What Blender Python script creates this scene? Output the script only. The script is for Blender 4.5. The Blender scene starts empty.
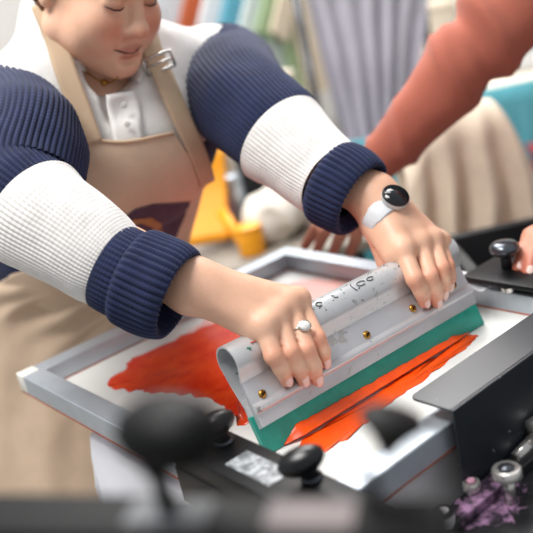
import bpy, bmesh, math, random
import numpy as np
from mathutils import Vector, Matrix, noise
from mathutils.bvhtree import BVHTree
V = lambda *a: Vector(a)
SC = bpy.context.scene
COL = SC.collection
PI = math.pi
random.seed(7)

# ------------------------------------------------------------------ colours / materials
def lin(h):
    h = h.lstrip('#')
    c = [int(h[i:i+2], 16)/255 for i in (0, 2, 4)]
    return tuple((x/12.92 if x <= .04045 else ((x+.055)/1.055)**2.4) for x in c) + (1,)
class NT:
    """thin wrapper over a material's node tree"""
    def __init__(s, name):
        s.m = bpy.data.materials.new(name); s.m.use_nodes = True
        s.t = s.m.node_tree; s.b = s.t.nodes['Principled BSDF']
    def n(s, typ, **kw):
        x = s.t.nodes.new(typ)
        for k, v in kw.items():
            if k in x.inputs: x.inputs[k].default_value = v
            else: setattr(x, k, v)
        return x
    def l(s, a, b): s.t.links.new(a, b)
    def coord(s, kind='Object'): return s.n('ShaderNodeTexCoord').outputs[kind]
    def noise(s, scale, detail=3, rough=.5, vec=None, dist=0.):
        x = s.n('ShaderNodeTexNoise'); x.inputs['Scale'].default_value = scale; x.inputs['Detail'].default_value = detail
        x.inputs['Roughness'].default_value = rough; x.inputs['Distortion'].default_value = dist
        s.l(vec if vec is not None else s.coord(), x.inputs['Vector']); return x.outputs['Fac']
    def ramp(s, fac, stops, interp='LINEAR'):
        r = s.n('ShaderNodeValToRGB'); r.color_ramp.interpolation = interp
        while len(r.color_ramp.elements) < len(stops): r.color_ramp.elements.new(.5)
        for e, (p, c) in zip(r.color_ramp.elements, stops):
            e.position = p; e.color = lin(c) if isinstance(c, str) else c
        s.l(fac, r.inputs['Fac']); return r.outputs['Color']
    def mix(s, fac, a, b):
        x = s.n('ShaderNodeMix'); x.data_type = 'RGBA'
        for v, i in ((fac, 0), (a, 6), (b, 7)):
            if hasattr(v, 'is_linked'): s.l(v, x.inputs[i])
            else: x.inputs[i].default_value = lin(v) if isinstance(v, str) else v
        return x.outputs[2]
    def bump(s, h, strength=.3, dist=.002):
        b = s.n('ShaderNodeBump'); b.inputs['Strength'].default_value = strength; b.inputs['Distance'].default_value = dist
        s.l(h, b.inputs['Height']); s.l(b.outputs['Normal'], s.b.inputs['Normal'])
    def base(s, c):
        if hasattr(c, 'is_linked'): s.l(c, s.b.inputs['Base Color'])
        else: s.b.inputs['Base Color'].default_value = lin(c)
    def set(s, **kw):
        for k, v in kw.items(): s.b.inputs[k.replace('_', ' ')].default_value = v
def mat(name, c, rough=.6, metal=0, var=.12, nscale=14, bump=0, bscale=200, bdist=.001, **kw):
    """one-colour surface with soft worn variation and optional fine bump"""
    t = NT(name)
    r, g, b, _ = lin(c)
    f = t.noise(nscale, 4)
    t.base(t.ramp(f, [(.3, (r*(1-var), g*(1-var), b*(1-var), 1)), (.7, (min(1, r*(1+var)), min(1, g*(1+var)), min(1, b*(1+var)), 1))]))
    t.set(Roughness=rough, Metallic=metal, **kw)
    if bump: t.bump(t.noise(bscale, 2), bump, bdist)
    return t.m

# ------------------------------------------------------------------ objects
def obj(name, bm, m, parent=None, smooth=True, auto=None):
    me = bpy.data.meshes.new(name)
    if isinstance(bm, bmesh.types.BMesh):
        bm.to_mesh(me); bm.free()
    else:
        me.from_pydata(*bm); me.update()
    o = bpy.data.objects.new(name, me); COL.objects.link(o)
    for mm in (m if isinstance(m, (list, tuple)) else [m]): me.materials.append(mm)
    if smooth:
        me.shade_smooth()
        if auto:
            me.set_sharp_from_angle(angle=math.radians(auto))
    if parent is not None: adopt(o, parent)
    return o
def adopt(o, p):
    o.parent = p
    w = Matrix.Translation(p['w0']) if 'w0' in p else Matrix.Identity(4)
    o.matrix_parent_inverse = w.inverted()
def empty(name, loc):
    o = bpy.data.objects.new(name, None); COL.objects.link(o); o.location = loc; o['w0'] = list(loc)
    o.empty_display_size = .03
    return o
def tag(o, label, cat, group=None, kind=None):
    if label: o['label'] = label
    if cat: o['category'] = cat
    if group: o['group'] = group
    if kind: o['kind'] = kind
    return o
def thing(name, label, cat, loc, group=None): return tag(empty(name, loc), label, cat, group)
def structure(name, bm, m, smooth=False):
    o = obj(name, bm, m, None, smooth); o['kind'] = 'structure'; return o

# ------------------------------------------------------------------ shapes into a bmesh
def BM(): return bmesh.new()
def box(bm, lo, hi, bev=0., M=None, seg=2):
    r = bmesh.ops.create_cube(bm, size=1)
    vs = r['verts']
    for v in vs: v.co = Vector([(lo[i]+hi[i])/2 + v.co[i]*(hi[i]-lo[i]) for i in range(3)])
    if bev:
        es = list({e for v in vs for e in v.link_edges})
        r2 = bmesh.ops.bevel(bm, geom=es, offset=bev, segments=seg, profile=.5, affect='EDGES')
        vs = list({v for f in r2['faces'] for v in f.verts} | {v for v in vs if v.is_valid})
    if M is not None:
        for v in vs: v.co = M @ v.co
    return bm
def frame_of(d, up=Vector((0, 0, 1))):
    d = Vector(d).normalized()
    u = up - d*up.dot(d)
    if u.length < 1e-4: u = Vector((1, 0, 0)) - d*d.x
    u.normalize(); s = d.cross(u)
    return s, u, d
def ring_mesh(bm, rings, closed_u=True, caps=True, uv=None):
    """rings: list of equal-length lists of points"""
    vv = [[bm.verts.new(p) for p in r] for r in rings]
    n = len(vv[0])
    lay = bm.loops.layers.uv.verify() if uv else None
    for i in range(len(vv)-1):
        for j in range(n if closed_u else n-1):
            k = (j+1) % n
            f = bm.faces.new((vv[i][j], vv[i][k], vv[i+1][k], vv[i+1][j]))
            if uv:
                jj = j+1
                for lp, (a, b) in zip(f.loops, ((i, j), (i, jj), (i+1, jj), (i+1, j))): lp[lay].uv = uv(a, b)
    if caps and closed_u:
        bm.faces.new(list(reversed(vv[0]))); bm.faces.new(vv[-1])
    return vv
def tube(bm, pts, rad, seg=12, caps=True, up=Vector((0, 0, 1)), flat=1.):
    """round tube through points; rad number or list; flat squashes along the up direction"""
    pts = [Vector(p) for p in pts]
    rad = rad if isinstance(rad, (list, tuple)) else [rad]*len(pts)
    rings = []; prev = None
    for i, p in enumerate(pts):
        d = (pts[min(i+1, len(pts)-1)] - pts[max(i-1, 0)]).normalized()
        if prev is None: s, u, _ = frame_of(d, up)
        else:
            u = prev - d*prev.dot(d); u.normalize(); s = d.cross(u)
        prev = u
        rings.append([p + (s*math.cos(2*PI*k/seg) + u*flat*math.sin(2*PI*k/seg))*rad[i] for k in range(seg)])
    return ring_mesh(bm, rings, True, caps)
def lathe(bm, base, axis, prof, seg=24, sx=1., up=Vector((0, 0, 1))):
    """prof: (radius, height) pairs along axis; sx stretches across the axis"""
    s, u, d = frame_of(axis, up); base = Vector(base)
    rings = [[base + d*h + (s*math.cos(2*PI*k/seg)*sx + u*math.sin(2*PI*k/seg))*max(r, 1e-5) for k in range(seg)] for r, h in prof]
    return ring_mesh(bm, rings)
def crom(pts, n):
    """Catmull-Rom through points (any dimension), n samples per span"""
    P = [np.array(p, float) for p in pts]; P = [2*P[0]-P[1]] + P + [2*P[-1]-P[-2]]
    out = []
    for i in range(1, len(P)-2):
        for t in np.linspace(0, 1, n, endpoint=False):
            a, b, c, d = P[i-1], P[i], P[i+1], P[i+2]
            out.append(.5*(2*b + (c-a)*t + (2*a-5*b+4*c-d)*t*t + (3*b-a-3*c+d)*t**3))
    out.append(P[-2]); return out
def grid(bm, fn, nu, nv, uvs=True):
    """open sheet fn(u, v) with u, v in 0..1"""
    g = [[bm.verts.new(fn(i/nu, j/nv)) for i in range(nu+1)] for j in range(nv+1)]
    lay = bm.loops.layers.uv.verify()
    for j in range(nv):
        for i in range(nu):
            f = bm.faces.new((g[j][i], g[j][i+1], g[j+1][i+1], g[j+1][i]))
            for lp, (a, b) in zip(f.loops, ((i, j), (i+1, j), (i+1, j+1), (i, j+1))): lp[lay].uv = (a/nu, b/nv)
    return g
def thicken(bm, t):
    """give an open sheet a second side at distance t and close its border"""
    bmesh.ops.recalc_face_normals(bm, faces=bm.faces[:]); bm.normal_update()
    fs = bm.faces[:]; bd = [e for e in bm.edges if len(e.link_faces) == 1]; dirs = [(l.vert, l.link_loop_next.vert) for e in bd for l in e.link_loops]
    lay = bm.loops.layers.uv.active
    nv = {v: bm.verts.new(v.co-v.normal*t) for v in bm.verts[:]}
    for f in fs:
        g = bm.faces.new([nv[v] for v in reversed(f.verts)])
        if lay:
            for l2, l1 in zip(g.loops, reversed(f.loops)): l2[lay].uv = l1[lay].uv
    for p, q in dirs: bm.faces.new((q, p, nv[p], nv[q]))
    return bm
def fnoise(p, s): return noise.noise(Vector(p)*s)
def extrude_poly(bm, poly, d):
    """closed polygon of points pushed along d into a prism"""
    a = [bm.verts.new(p) for p in poly]; b = [bm.verts.new(Vector(p)+Vector(d)) for p in poly]
    n = len(a)
    for i in range(n): bm.faces.new((a[i], a[(i+1) % n], b[(i+1) % n], b[i]))
    bm.faces.new(list(reversed(a))); bm.faces.new(b)
    bmesh.ops.recalc_face_normals(bm, faces=bm.faces[:])
    return bm

# ------------------------------------------------------------------ camera
cam = bpy.data.cameras.new('camera'); camo = bpy.data.objects.new('camera', cam); COL.objects.link(camo)
Rr, Uu, Bk = V(.74757, -.63104, -.2072), V(.35926, .1218, .92525), V(-.55864, -.76613, .31777)
M = Matrix((Rr, Uu, Bk)).transposed().to_4x4(); M.translation = V(-.3782, -1.1905, .475)
camo.matrix_world = M
cam.sensor_width = 36; cam.lens = 58.115; cam.clip_start = .02; cam.clip_end = 60
cam.dof.use_dof = True; cam.dof.focus_distance = 1.03; cam.dof.aperture_fstop = 2.8
SC.camera = camo
SC.view_settings.view_transform = 'Standard'; SC.view_settings.look = 'None'; SC.view_settings.gamma = 1
SC.view_settings.exposure = 0.36; SC.view_settings.use_curve_mapping = False

# ------------------------------------------------------------------ light: hall lamps and daylight
w = bpy.data.worlds.new('daylight'); SC.world = w; w.use_nodes = True
w.node_tree.nodes['Background'].inputs[0].default_value = (.93, .96, 1, 1); w.node_tree.nodes['Background'].inputs[1].default_value = .42
def lamp(name, loc, target, size, power, col=(1, 1, 1)):
    d = bpy.data.lights.new(name, 'AREA'); d.shape = 'RECTANGLE'; d.size, d.size_y = size; d.energy = power; d.color = col
    o = bpy.data.objects.new(name, d); COL.objects.link(o); o.location = loc
    o.rotation_euler = (Vector(target)-Vector(loc)).to_track_quat('-Z', 'Y').to_euler(); return o
lamp('ceiling_lamp', (-.7, -.2, 2.3), (.2, -.3, 0), (1.1, .8), 54, (1, .98, .95))
lamp('ceiling_lamp', (.9, .9, 2.4), (.3, -.2, 0), (1.6, 1.1), 40, (1, .98, .96))
lamp('ceiling_lamp', (2.4, 2.0, 2.5), (2.4, 1.8, 0), (2.2, 1.6), 120, (1, .98, .96))

# ------------------------------------------------------------------ the hall
m_floor = NT('floor_concrete'); f = m_floor.noise(3, 6); m_floor.base(m_floor.ramp(f, [(.3, '#8d8880'), (.7, '#a8a39a')])); m_floor.set(Roughness=.6); m_floor.bump(m_floor.noise(60, 3), .1); m_floor = m_floor.m
m_wall = mat('wall_paint', '#d9d6d2', .8, var=.05, nscale=2, bump=.05)
bm = BM(); box(bm, (-3, -3, -.95), (6, 6, -.9)); structure('floor', bm, m_floor)
# ------------------------------------------------------------------ materials of the press
def alu(name, c, rough=.38, speck=None, metal=.55):
    t = NT(name); r, g, b, _ = lin(c)
    f = t.noise(9, 5, .6); base = t.ramp(f, [(.3, (r*.88, g*.88, b*.88, 1)), (.7, (min(1, r*1.1), min(1, g*1.1), min(1, b*1.1), 1))])
    if speck:
        for sc, lo, col in speck:
            mask = t.ramp(t.noise(sc, 6, .7, dist=.6), [(lo, (0, 0, 0, 1)), (lo+.03, (1, 1, 1, 1))])
            base = t.mix(mask, base, col)
    t.base(base); t.set(Roughness=rough, Metallic=metal); t.bump(t.noise(400, 2), .08, .0005); return t.m
m_alu = alu('brushed_aluminium', '#b9c1c9', .42, [(160, .66, '#dfe3e6'), (70, .70, '#d8dcdf')])
m_aluw = alu('white_worn_aluminium', '#c9cacc', .34, [(38, .60, '#a3a6a2'), (70, .64, '#6f736e'), (150, .66, '#2f3436'), (26, .68, '#8fae9f')], .4)
m_plate = alu('clamp_aluminium', '#cfced1', .34, [(30, .62, '#b9b6b2'), (60, .66, '#8a8a86'), (150, .69, '#54504e'), (18, .70, '#cbb9a0')], .4)
m_black = alu('black_steel', '#0d0e10', .45, [(60, .74, '#8c8c88'), (25, .73, '#3c3d40')], .0); m_black.node_tree.nodes['Principled BSDF'].inputs['Specular IOR Level'].default_value = .25
m_box = alu('black_bracket_steel', '#1d2329', .36, [(34, .665, '#9aa39a'), (90, .70, '#6d7178')], .0)
m_knob = mat('black_plastic', '#0b0c0e', .3, var=.1)
m_dull = mat('dull_black', '#08090a', .55, var=.2, Specular_IOR_Level=.18)
m_brass = mat('brass', '#c08d3e', .3, .9, var=.15, nscale=200)
m_chrome = mat('chrome', '#c9c6c2', .25, .8, var=.12, nscale=90)
m_steel = mat('dark_polished_steel', '#5b5f66', .2, .8)
m_glue = mat('red_glue', '#9c4d33', .6, var=.25, nscale=60)
m_blade = NT('teal_rubber'); f = m_blade.noise(40, 5, .65); m_blade.base(m_blade.ramp(f, [(.3, '#0a8d7c'), (.7, '#10a592')])); m_blade.set(Roughness=.42); m_blade = m_blade.m
def inkmat(name, c1, c2, rough=.28):
    t = NT(name); t.base(t.ramp(t.noise(30, 4, .6, dist=.5), [(.35, c1), (.65, c2)])); t.set(Roughness=rough); t.bump(t.noise(70, 3), .25, .001); return t.m
m_ink = inkmat('orange_ink', '#f04a08', '#fb5c12')
m_inkd = inkmat('red_orange_ink', '#dd2c06', '#ee4a10', .2)
m_white = mat('white_paint', '#ecebe4', .5, var=.05)
m_cotton = mat('white_cotton', '#e6e6ec', .85, var=.03, bump=.15, bscale=900)

# ------------------------------------------------------------------ printing screen
LX, LY, W, T = .544, .645, .032, .029
scr = thing('printing_screen', 'rectangular aluminium printing screen with orange ink on its white mesh', 'printing screen', (LX/2, -LY/2, -T))
def rail_loop(bm, prof):
    """prof: (inset, z) closed section swept round the rectangle with mitred corners"""
    cs = []
    for ix, iy in ((0, 0), (1, 0), (1, 1), (0, 1)):
        cs.append([V(LX-i if ix else i, -(LY-i) if iy else -i, z) for i, z in prof])
    vv = [[bm.verts.new(p) for p in c] for c in cs]; n = len(prof)
    for a in range(4):
        b = (a+1) % 4
        for k in range(n): bm.faces.new((vv[a][k], vv[a][(k+1) % n], vv[b][(k+1) % n], vv[b][k]))
    bmesh.ops.recalc_face_normals(bm, faces=bm.faces[:]); return bm
e = .0018
obj('frame', rail_loop(BM(), [(0, -e), (e*.3, -e*.3), (e, 0), (W-e, 0), (W-e*.3, -e*.3), (W, -e), (W, -T), (0, -T)]), m_alu, scr, False)
obj('glue_line', rail_loop(BM(), [(W-.0005, -T+.0005), (W-.0005, -T+.0022), (W+.0022, -T+.0008)]), m_glue, scr, False)
obj('glue_line', rail_loop(BM(), [(-.0006, -T-.0014), (-.0006, -T+.0006), (W*.9, -T-.0002), (W*.9, -T-.0014)]), m_glue, scr, False)
t = NT('screen_mesh_fabric')
co = t.coord(); sep = t.n('ShaderNodeSeparateXYZ'); t.l(co, sep.inputs[0])
# pink haze of earlier pulls in the middle of the mesh
mp = t.n('ShaderNodeMapping'); t.l(co, mp.inputs['Vector']); mp.inputs['Location'].default_value = (-.36/.16, .16/.11, 0); mp.inputs['Scale'].default_value = (1/.16, 1/.11, 0)
ln = t.n('ShaderNodeVectorMath', operation='LENGTH'); t.l(mp.outputs[0], ln.inputs[0])
ad = t.n('ShaderNodeMath', operation='ADD'); t.l(ln.outputs['Value'], ad.inputs[0]); nz = t.noise(28, 5, .6, dist=1)
mu = t.n('ShaderNodeMath', operation='MULTIPLY_ADD'); t.l(nz, mu.inputs[0]); mu.inputs[1].default_value = .5; mu.inputs[2].default_value = -.25
t.l(mu.outputs[0], ad.inputs[1])
pk = t.ramp(ad.outputs[0], [(.90, (1, 1, 1, 1)), (1.0, (0, 0, 0, 1))])
mp2 = t.n('ShaderNodeMapping'); t.l(co, mp2.inputs['Vector']); mp2.inputs['Location'].default_value = (-.085/.065, .30/.15, 0); mp2.inputs['Scale'].default_value = (1/.065, 1/.15, 0)
l2 = t.n('ShaderNodeVectorMath', operation='LENGTH'); t.l(mp2.outputs[0], l2.inputs[0]); a2 = t.n('ShaderNodeMath', operation='MULTIPLY_ADD'); t.l(t.noise(50, 5, .7, dist=1.5), a2.inputs[0]); a2.inputs[1].default_value = 1.2; t.l(l2.outputs['Value'], a2.inputs[2])
pk2 = t.ramp(a2.outputs[0], [(.9, (1, 1, 1, 1)), (1.0, (0, 0, 0, 1))], 'EASE')
mx = t.n('ShaderNodeMix'); mx.data_type = 'RGBA'; mx.blend_type = 'LIGHTEN'; mx.inputs[0].default_value = 1; t.l(pk, mx.inputs[6]); t.l(pk2, mx.inputs[7]); pk = mx.outputs[2]
t.base(t.mix(pk, t.ramp(t.noise(12, 3), [(.3, '#dcdcd8'), (.7, '#e6e6e2')]), '#e9aaa0'))
t.set(Roughness=.45); wv = t.n('ShaderNodeTexChecker'); wv.inputs['Scale'].default_value = 900; t.l(co, wv.inputs['Vector']); t.bump(wv.outputs['Fac'], .05, .0003)
bm = BM(); box(bm, (W-.001, -LY+W-.001, -T-.0009), (LX-W+.001, -W+.001, -T+.0004)); obj('screen_mesh', bm, t.m, scr, False)
# white overpaint on the corner
bm = BM(); box(bm, (-.0006, -.0225, -.028), (.026, .0007, .0006), .001)
pp = bm
obj('paint_patch', pp, mat('corner_paint', '#e9e7df', .5, var=.12, nscale=50), scr)

def blob_sheet(outline, z, h, m, name, label, cat, n=10, seed=0, rag=.004):
    """a low puddle of ink with a ragged outline lying at height z"""
    pts = [np.array(p) for p in outline]; ring = []
    for i in range(len(pts)):
        a, b = pts[i], pts[(i+1) % len(pts)]
        for k in range(n):
            p = a+(b-a)*k/n; q = fnoise((p[0], p[1], seed), 60)*rag + fnoise((p[0], p[1], seed+5), 200)*rag*.5
            nrm = np.array([(b-a)[1], -(b-a)[0]]); nrm = nrm/(np.linalg.norm(nrm)+1e-9)
            ring.append(p+nrm*q)
    c = sum(ring)/len(ring); bm = BM(); rings = []
    for s, hh in ((1, -.0002), (.992, h*.6), (.97, h), (.6, h*.9), (.2, h)):
        rings.append([V(*(c+(p-c)*s), z+hh) for p in ring])
    ring_mesh(bm, rings); bmesh.ops.recalc_face_normals(bm, faces=bm.faces[:])
    return tag(obj(name, bm, m), label, cat)
ZM = -T+.0004
blob_sheet([(.075, -.12), (.15, -.075), (.40, -.10), (.43, -.20), (.42, -.405), (.115, -.40), (.135, -.30), (.10, -.20)], ZM, .0008, m_inkd, 'ink_puddle', 'red-orange ink spread over the mesh behind the squeegee', 'ink', 14, 3, .012)

# ------------------------------------------------------------------ squeegee, in its own axes (a along, v up the blade, n to the front)
SO, SA, SB, SN = V(.097, -.476, -.0285), V(.99917, -.04073, 0), V(.01525, .37403, .92729), V(-.03777, -.92652, .37434)
def S(a, v, n): return SO+SA*a+SB*v+SN*n
LQ0, LQ1 = -.008, .366
sq = thing('squeegee', 'long aluminium screen printing squeegee with teal rubber blade gripped in both hands', 'squeegee', S(.18, 0, 0))
def arc(cn, cv, r, a0, a1, k): return [(cn+r*math.cos(math.radians(a0+(a1-a0)*i/k)), cv+r*math.sin(math.radians(a0+(a1-a0)*i/k))) for i in range(k+1)]
outer = [(.0065, .030), (.0065, .076), (.0085, .084)] + arc(0, .111, .0215, -40, 200, 26) + [(-.017, .085), (-.0105, .062), (-.0075, .045), (-.0065, .030)]
cen = (0, .108)
def inn(p):
    if p[1] < .07: return (p[0]*.6, .066)
    d = np.array([p[0]-cen[0], p[1]-cen[1]]); L = np.linalg.norm(d); return tuple(np.array(cen)+d*(1-.0022/L))
inner = [inn(p) for p in outer]
bm = BM(); nn = len(outer)
rows = []
for a in (LQ0, LQ0+.0015, LQ1-.0015, LQ1): rows.append([bm.verts.new(S(a, v, n)) for n, v in outer])
rin = [[bm.verts.new(S(a, v, n)) for n, v in inner] for a in (LQ0, LQ1)]
for i in range(3):
    for k in range(nn): bm.faces.new((rows[i][k], rows[i][(k+1) % nn], rows[i+1][(k+1) % nn], rows[i+1][k]))
for k in range(nn):
    bm.faces.new((rin[0][k], rin[0][(k+1) % nn], rin[1][(k+1) % nn], rin[1][k]))
    bm.faces.new((rows[0][k], rows[0][(k+1) % nn], rin[0][(k+1) % nn], rin[0][k])); bm.faces.new((rows[3][k], rows[3][(k+1) % nn], rin[1][(k+1) % nn], rin[1][k]))
bmesh.ops.recalc_face_normals(bm, faces=bm.faces[:]); obj('handle', bm, m_aluw, sq, True, 35)
# end web half way into the hollow
bm = BM(); extrude_poly(bm, [S(LQ0+.03, v, n) for n, v in inner if v >= .066][:], SA*.002); obj('end_plug', bm, mat('grey_plug', '#a9afae', .5, bump=.1), sq, False)
prof = [(.0066, .031), (.0105, .031), (.011, .040), (.0112, .046), (.0145, .0485), (.0155, .052), (.0142, .056), (.0108, .0585), (.0098, .070), (.0096, .086), (.0088, .0895), (.0066, .0895)]
bm = BM(); extrude_poly(bm, [S(LQ0+.001, v, n) for n, v in prof], SA*(LQ1-LQ0-.002)); obj('clamp_plate', bm, m_plate, sq, True, 40)
bm = BM(); extrude_poly(bm, [S(LQ0, v, n) for n, v in [(-.0066, .031), (-.0095, .031), (-.0095, .058), (-.0082, .060), (-.0074, .050)]], SA*(LQ1-LQ0)); obj('clamp_plate', bm, m_plate, sq, True, 40)
bp = [(-.004, .046), (-.004, .001), (-.003, -.0002), (.003, -.0002), (.004, .001), (.004, .046)]
bm = BM(); extrude_poly(bm, [S(LQ0-.004, v, n) for n, v in bp], SA*(LQ1-LQ0+.006)); obj('blade', bm, m_blade, sq, True, 40)
for a, v in ((.011, .064), (.177, .065), (.26, .066), (.34, .067)):
    bm = BM(); lathe(bm, S(a, v, .0095), SN, [(.0052, 0), (.0052, .0012), (.0044, .0026), (.0026, .0034), (.0022, .0022), (.0003, .002)], 20)
    b = obj('bolt', bm, m_brass, sq, True, 50)
    bm = BM(); box(bm, (-.0042, -.0006, .0030), (.0042, .0006, .0037), 0, Matrix.Translation(S(a, v, .0095)) @ Matrix((SA, SB, SN)).transposed().to_4x4() @ Matrix.Rotation(.6, 4, 'Z')); obj('slot', bm, m_black, b, False)
# smudged marks left on the handle: small dark loops, a red dash, green flecks
m_smudge = mat('dark_ink_smudge', '#50585a', .5); m_redink = mat('dried_red_ink', '#c2402e', .5); m_green = mat('dried_green_ink', '#3d7f68', .5)
def on_handle(a, ang, dr=.0004): 
    r = .0215+dr; return S(a, .111+r*math.sin(ang), r*math.cos(ang))
def mark(pts, r, m):
    bm = BM(); tube(bm, [on_handle(a, g) for a, g in pts], r, 6); obj('paint_mark', bm, m, sq)
for ca, rr in ((.197, .0065), (.213, .0052)):
    mark([(ca+rr*math.cos(x), .72+rr*24*math.sin(x)) for x in np.linspace(0, 2*PI*.85, 16)], .0008, m_smudge)
mark([(.186+.003*math.cos(x), .72+.30*math.sin(x)) for x in np.linspace(1.7, 4.5, 8)], .0008, m_smudge)
mark([(.150, .9), (.153, .8), (.151, .68), (.156, .6)], .0008, m_smudge)
mark([(.128+.004*math.cos(x), .75+.16*math.sin(x)) for x in np.linspace(0, 5, 10)], .0009, m_smudge)
mark([(.020, .55), (.028, .47), (.036, .52), (.044, .50)], .0009, m_redink)
mark([(.012, .38), (.016, .30), (.014, .22)], .0012, m_green)
random.seed(3)
for k in range(26):
    a0, g0 = random.uniform(.03, .35), random.uniform(.2, 1.3)
    mark([(a0, g0), (a0+random.uniform(.0005, .003), g0+random.uniform(-.05, .05))], random.uniform(.0004, .0009), random.choice([m_smudge, m_smudge, m_green]))

# ink rolled up against the blade and trailed in front of it
def ink_roll():
    bm = BM(); rings = []
    N_ = 90
    for i in range(N_+1):
        s = i/N_; a = .012+s*.324
        k = min(1, s*14)*min(1, (1-s)*10)
        nz = fnoise((a*60, 1, 0), 1)*.0022+fnoise((a*230, 7, 0), 1)*.0008
        r = (.0115*(1-.55*s)+nz)*k+.0004
        rings.append([S(a, max(0, v)*1.0+.0003, .004+n) for n, v in ((0.0002, .0), (.0003, r*1.15), (r*.12, r*1.1), (r*.3, r*.75), (r*.55, r*.42), (r*.9, r*.12), (r*1.0, -.0006))])
    ring_mesh(bm, rings); bmesh.ops.recalc_face_normals(bm, faces=bm.faces[:])
    return bm
tag(obj('ink_roll', ink_roll(), m_ink), 'bright orange roll of wet ink pushed along the teal blade edge', 'ink')
def zq(a, n):  # mesh point in front of the blade
    p = S(a, 0, n); return (p.x, p.y)
blob_sheet([zq(.035, .012), zq(.20, .010), zq(.335, .006), zq(.336, .019), zq(.30, .029), zq(.22, .039), zq(.14, .045), zq(.07, .056), zq(.03, .058), zq(.015, .03)], ZM, .0014, m_ink, 'ink_streak', 'orange streak of ink on the white mesh in front of the squeegee blade', 'ink', 10, 9, .006)
# ------------------------------------------------------------------ garment on its board under the screen
bm = BM(); box(bm, (.03, -.594, -.075), (.52, -.19, -.055), .006); pl = tag(obj('printing_board', bm, mat('laminate_board', '#8f8a80', .5)), 'flat print board under the white garment and the screen', 'board')
def drape(u, v):
    # rectangle of cloth bent down over the board's edges
    x = -.19+u*.9; y = -.86+v*.86
    def bend(c, lo, hi, drop):
        if c < lo: s = lo-c; return lo-min(s, .012)*.9-.03*(1-math.exp(-s*4))*1, s
        if c > hi: s = c-hi; return hi+min(s, .012)*.9+.03*(1-math.exp(-s*4)), s
        return c, 0
    X, sx = bend(x, .026, .526, 1); Y, sy = bend(y, -.600, -.184, 1)
    d = max(sx, sy)
    z = -.0535-max(0, d-.008)*.98
    wob = fnoise((u*3, v*3, 1), 2.2)*.018*min(1, d*9)
    return V(X+wob, Y+fnoise((u*3, v*3, 8), 2.6)*.018*min(1, d*9), z)
bm = BM(); grid(bm, drape, 90, 90); thicken(bm, .0012); tag(obj('white_garment', bm, m_cotton), 'plain white cotton garment draped over the print board below the screen', 'garment')
bm = BM(); box(bm, (.22, -.42, -.16), (.34, -.34, -.074), .004); sa = thing('press_stand', 'dark steel stand carrying the print board', 'stand', (.28, -.38, -.16)); obj('bracket', bm, m_black, sa, False)
bm = BM(); box(bm, (.24, -.40, -.9), (.32, -.36, -.15), .004); obj('post', bm, m_black, sa, False)

# ------------------------------------------------------------------ clamp bar across the near rail, with two knobs
cb = thing('clamp_bar', 'black steel clamp bar with two knobs gripping the near rail of the screen', 'clamp', (.02, -.58, .0))
bm = BM(); box(bm, (-.012, -.80, .0006), (.046, -.446, .026), .0025); obj('bar', bm, m_black, cb, True, 30)
bm = BM(); box(bm, (-.013, -.80, -.040), (-.0015, -.446, .003), .0015); obj('lip', bm, m_black, cb, True, 30)
bm = BM(); box(bm, (.001, -.598, .026), (.030, -.528, .0266)); 
t = NT('worn_sticker'); t.base(t.ramp(t.noise(90, 5, .7), [(.40, '#a9aeb1'), (.55, '#595e62')])); t.set(Roughness=.4); obj('sticker', bm, t.m, cb, False)
def knob(base, tilt, name, parent, sx=1.45, s=1., m=None, up=Vector((0, 0, 1))):
    """oval clamp knob on a short neck"""
    bm = BM(); d = Vector(tilt).normalized(); base = Vector(base)
    lathe(bm, base, d, [(.007*s, 0), (.007*s, .006*s), (.0065*s, .012*s), (.009*s, .016*s), (.0135*s, .021*s), (.0165*s, .028*s), (.0165*s, .034*s), (.013*s, .040*s), (.007*s, .0435*s), (.001, .0445*s)], 28, sx, up)
    return obj(name, bm, m or m_knob, parent)
for bx, tl, W_ in ((V(0.0276,-0.4916,0.0260), V(-.22, -.02, .8), Rr*.9+Uu*.6), (V(0.0335,-0.6231,0.0260), V(-.30, -.05, .8), Rr*.95+Uu*.25)):
    up = W_.cross(tl)
    bm = BM(); lathe(bm, bx, (0, 0, 1), [(.011, 0), (.011, .003), (.006, .0035)], 20); obj('washer', bm, m_steel, cb)
    knob(bx, tl, 'knob', cb, 1.65, .86, None, up)

# ------------------------------------------------------------------ bent bracket over the right rail and the ledge with bolts in front of it
br = thing('side_bracket', 'black folded steel bracket over the right rail with paint specks', 'bracket', (.45, -.655, -.15))
bm = BM(); Z1 = .022
poly = []
x0, x1, ya, yb = .199, .95, -.655, -.598
c = .010
top = [(x0, ya), (x1, ya), (x1, yb)] + [(x0+c-c*math.sin(q), yb-c+c*math.cos(q)) for q in np.linspace(0, PI/2, 6)]
extrude_poly(bm, [V(x, y, Z1-.003) for x, y in top], V(0, 0, .003)); bmesh.ops.bevel(bm, geom=bm.edges[:], offset=.0008, segments=1, affect='EDGES'); obj('top_flange', bm, m_box, br, False)
bm = BM(); box(bm, (x0, ya-.0035, -.30), (x1, ya, Z1), .001); obj('side_plate', bm, m_box, br, False)
lg = thing('bolt_ledge', 'black steel ledge with bolts and spilled pink paint beside the black bracket', 'machine ledge', (.4, -.74, -.16))
ZL = -.085
t = NT('pink_splattered_steel'); b0 = t.ramp(t.noise(20, 4), [(.3, '#101113'), (.7, '#1d1e22')])
co = t.coord(); mp = t.n('ShaderNodeMapping'); t.l(co, mp.inputs['Vector']); lc = V(0.2043,-0.6836,-0.0850); mp.inputs['Location'].default_value = (-lc.x/.048, -lc.y/.028, 0); mp.inputs['Scale'].default_value = (1/.048, 1/.028, 0)
ln = t.n('ShaderNodeVectorMath', operation='LENGTH'); t.l(mp.outputs[0], ln.inputs[0])
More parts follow.
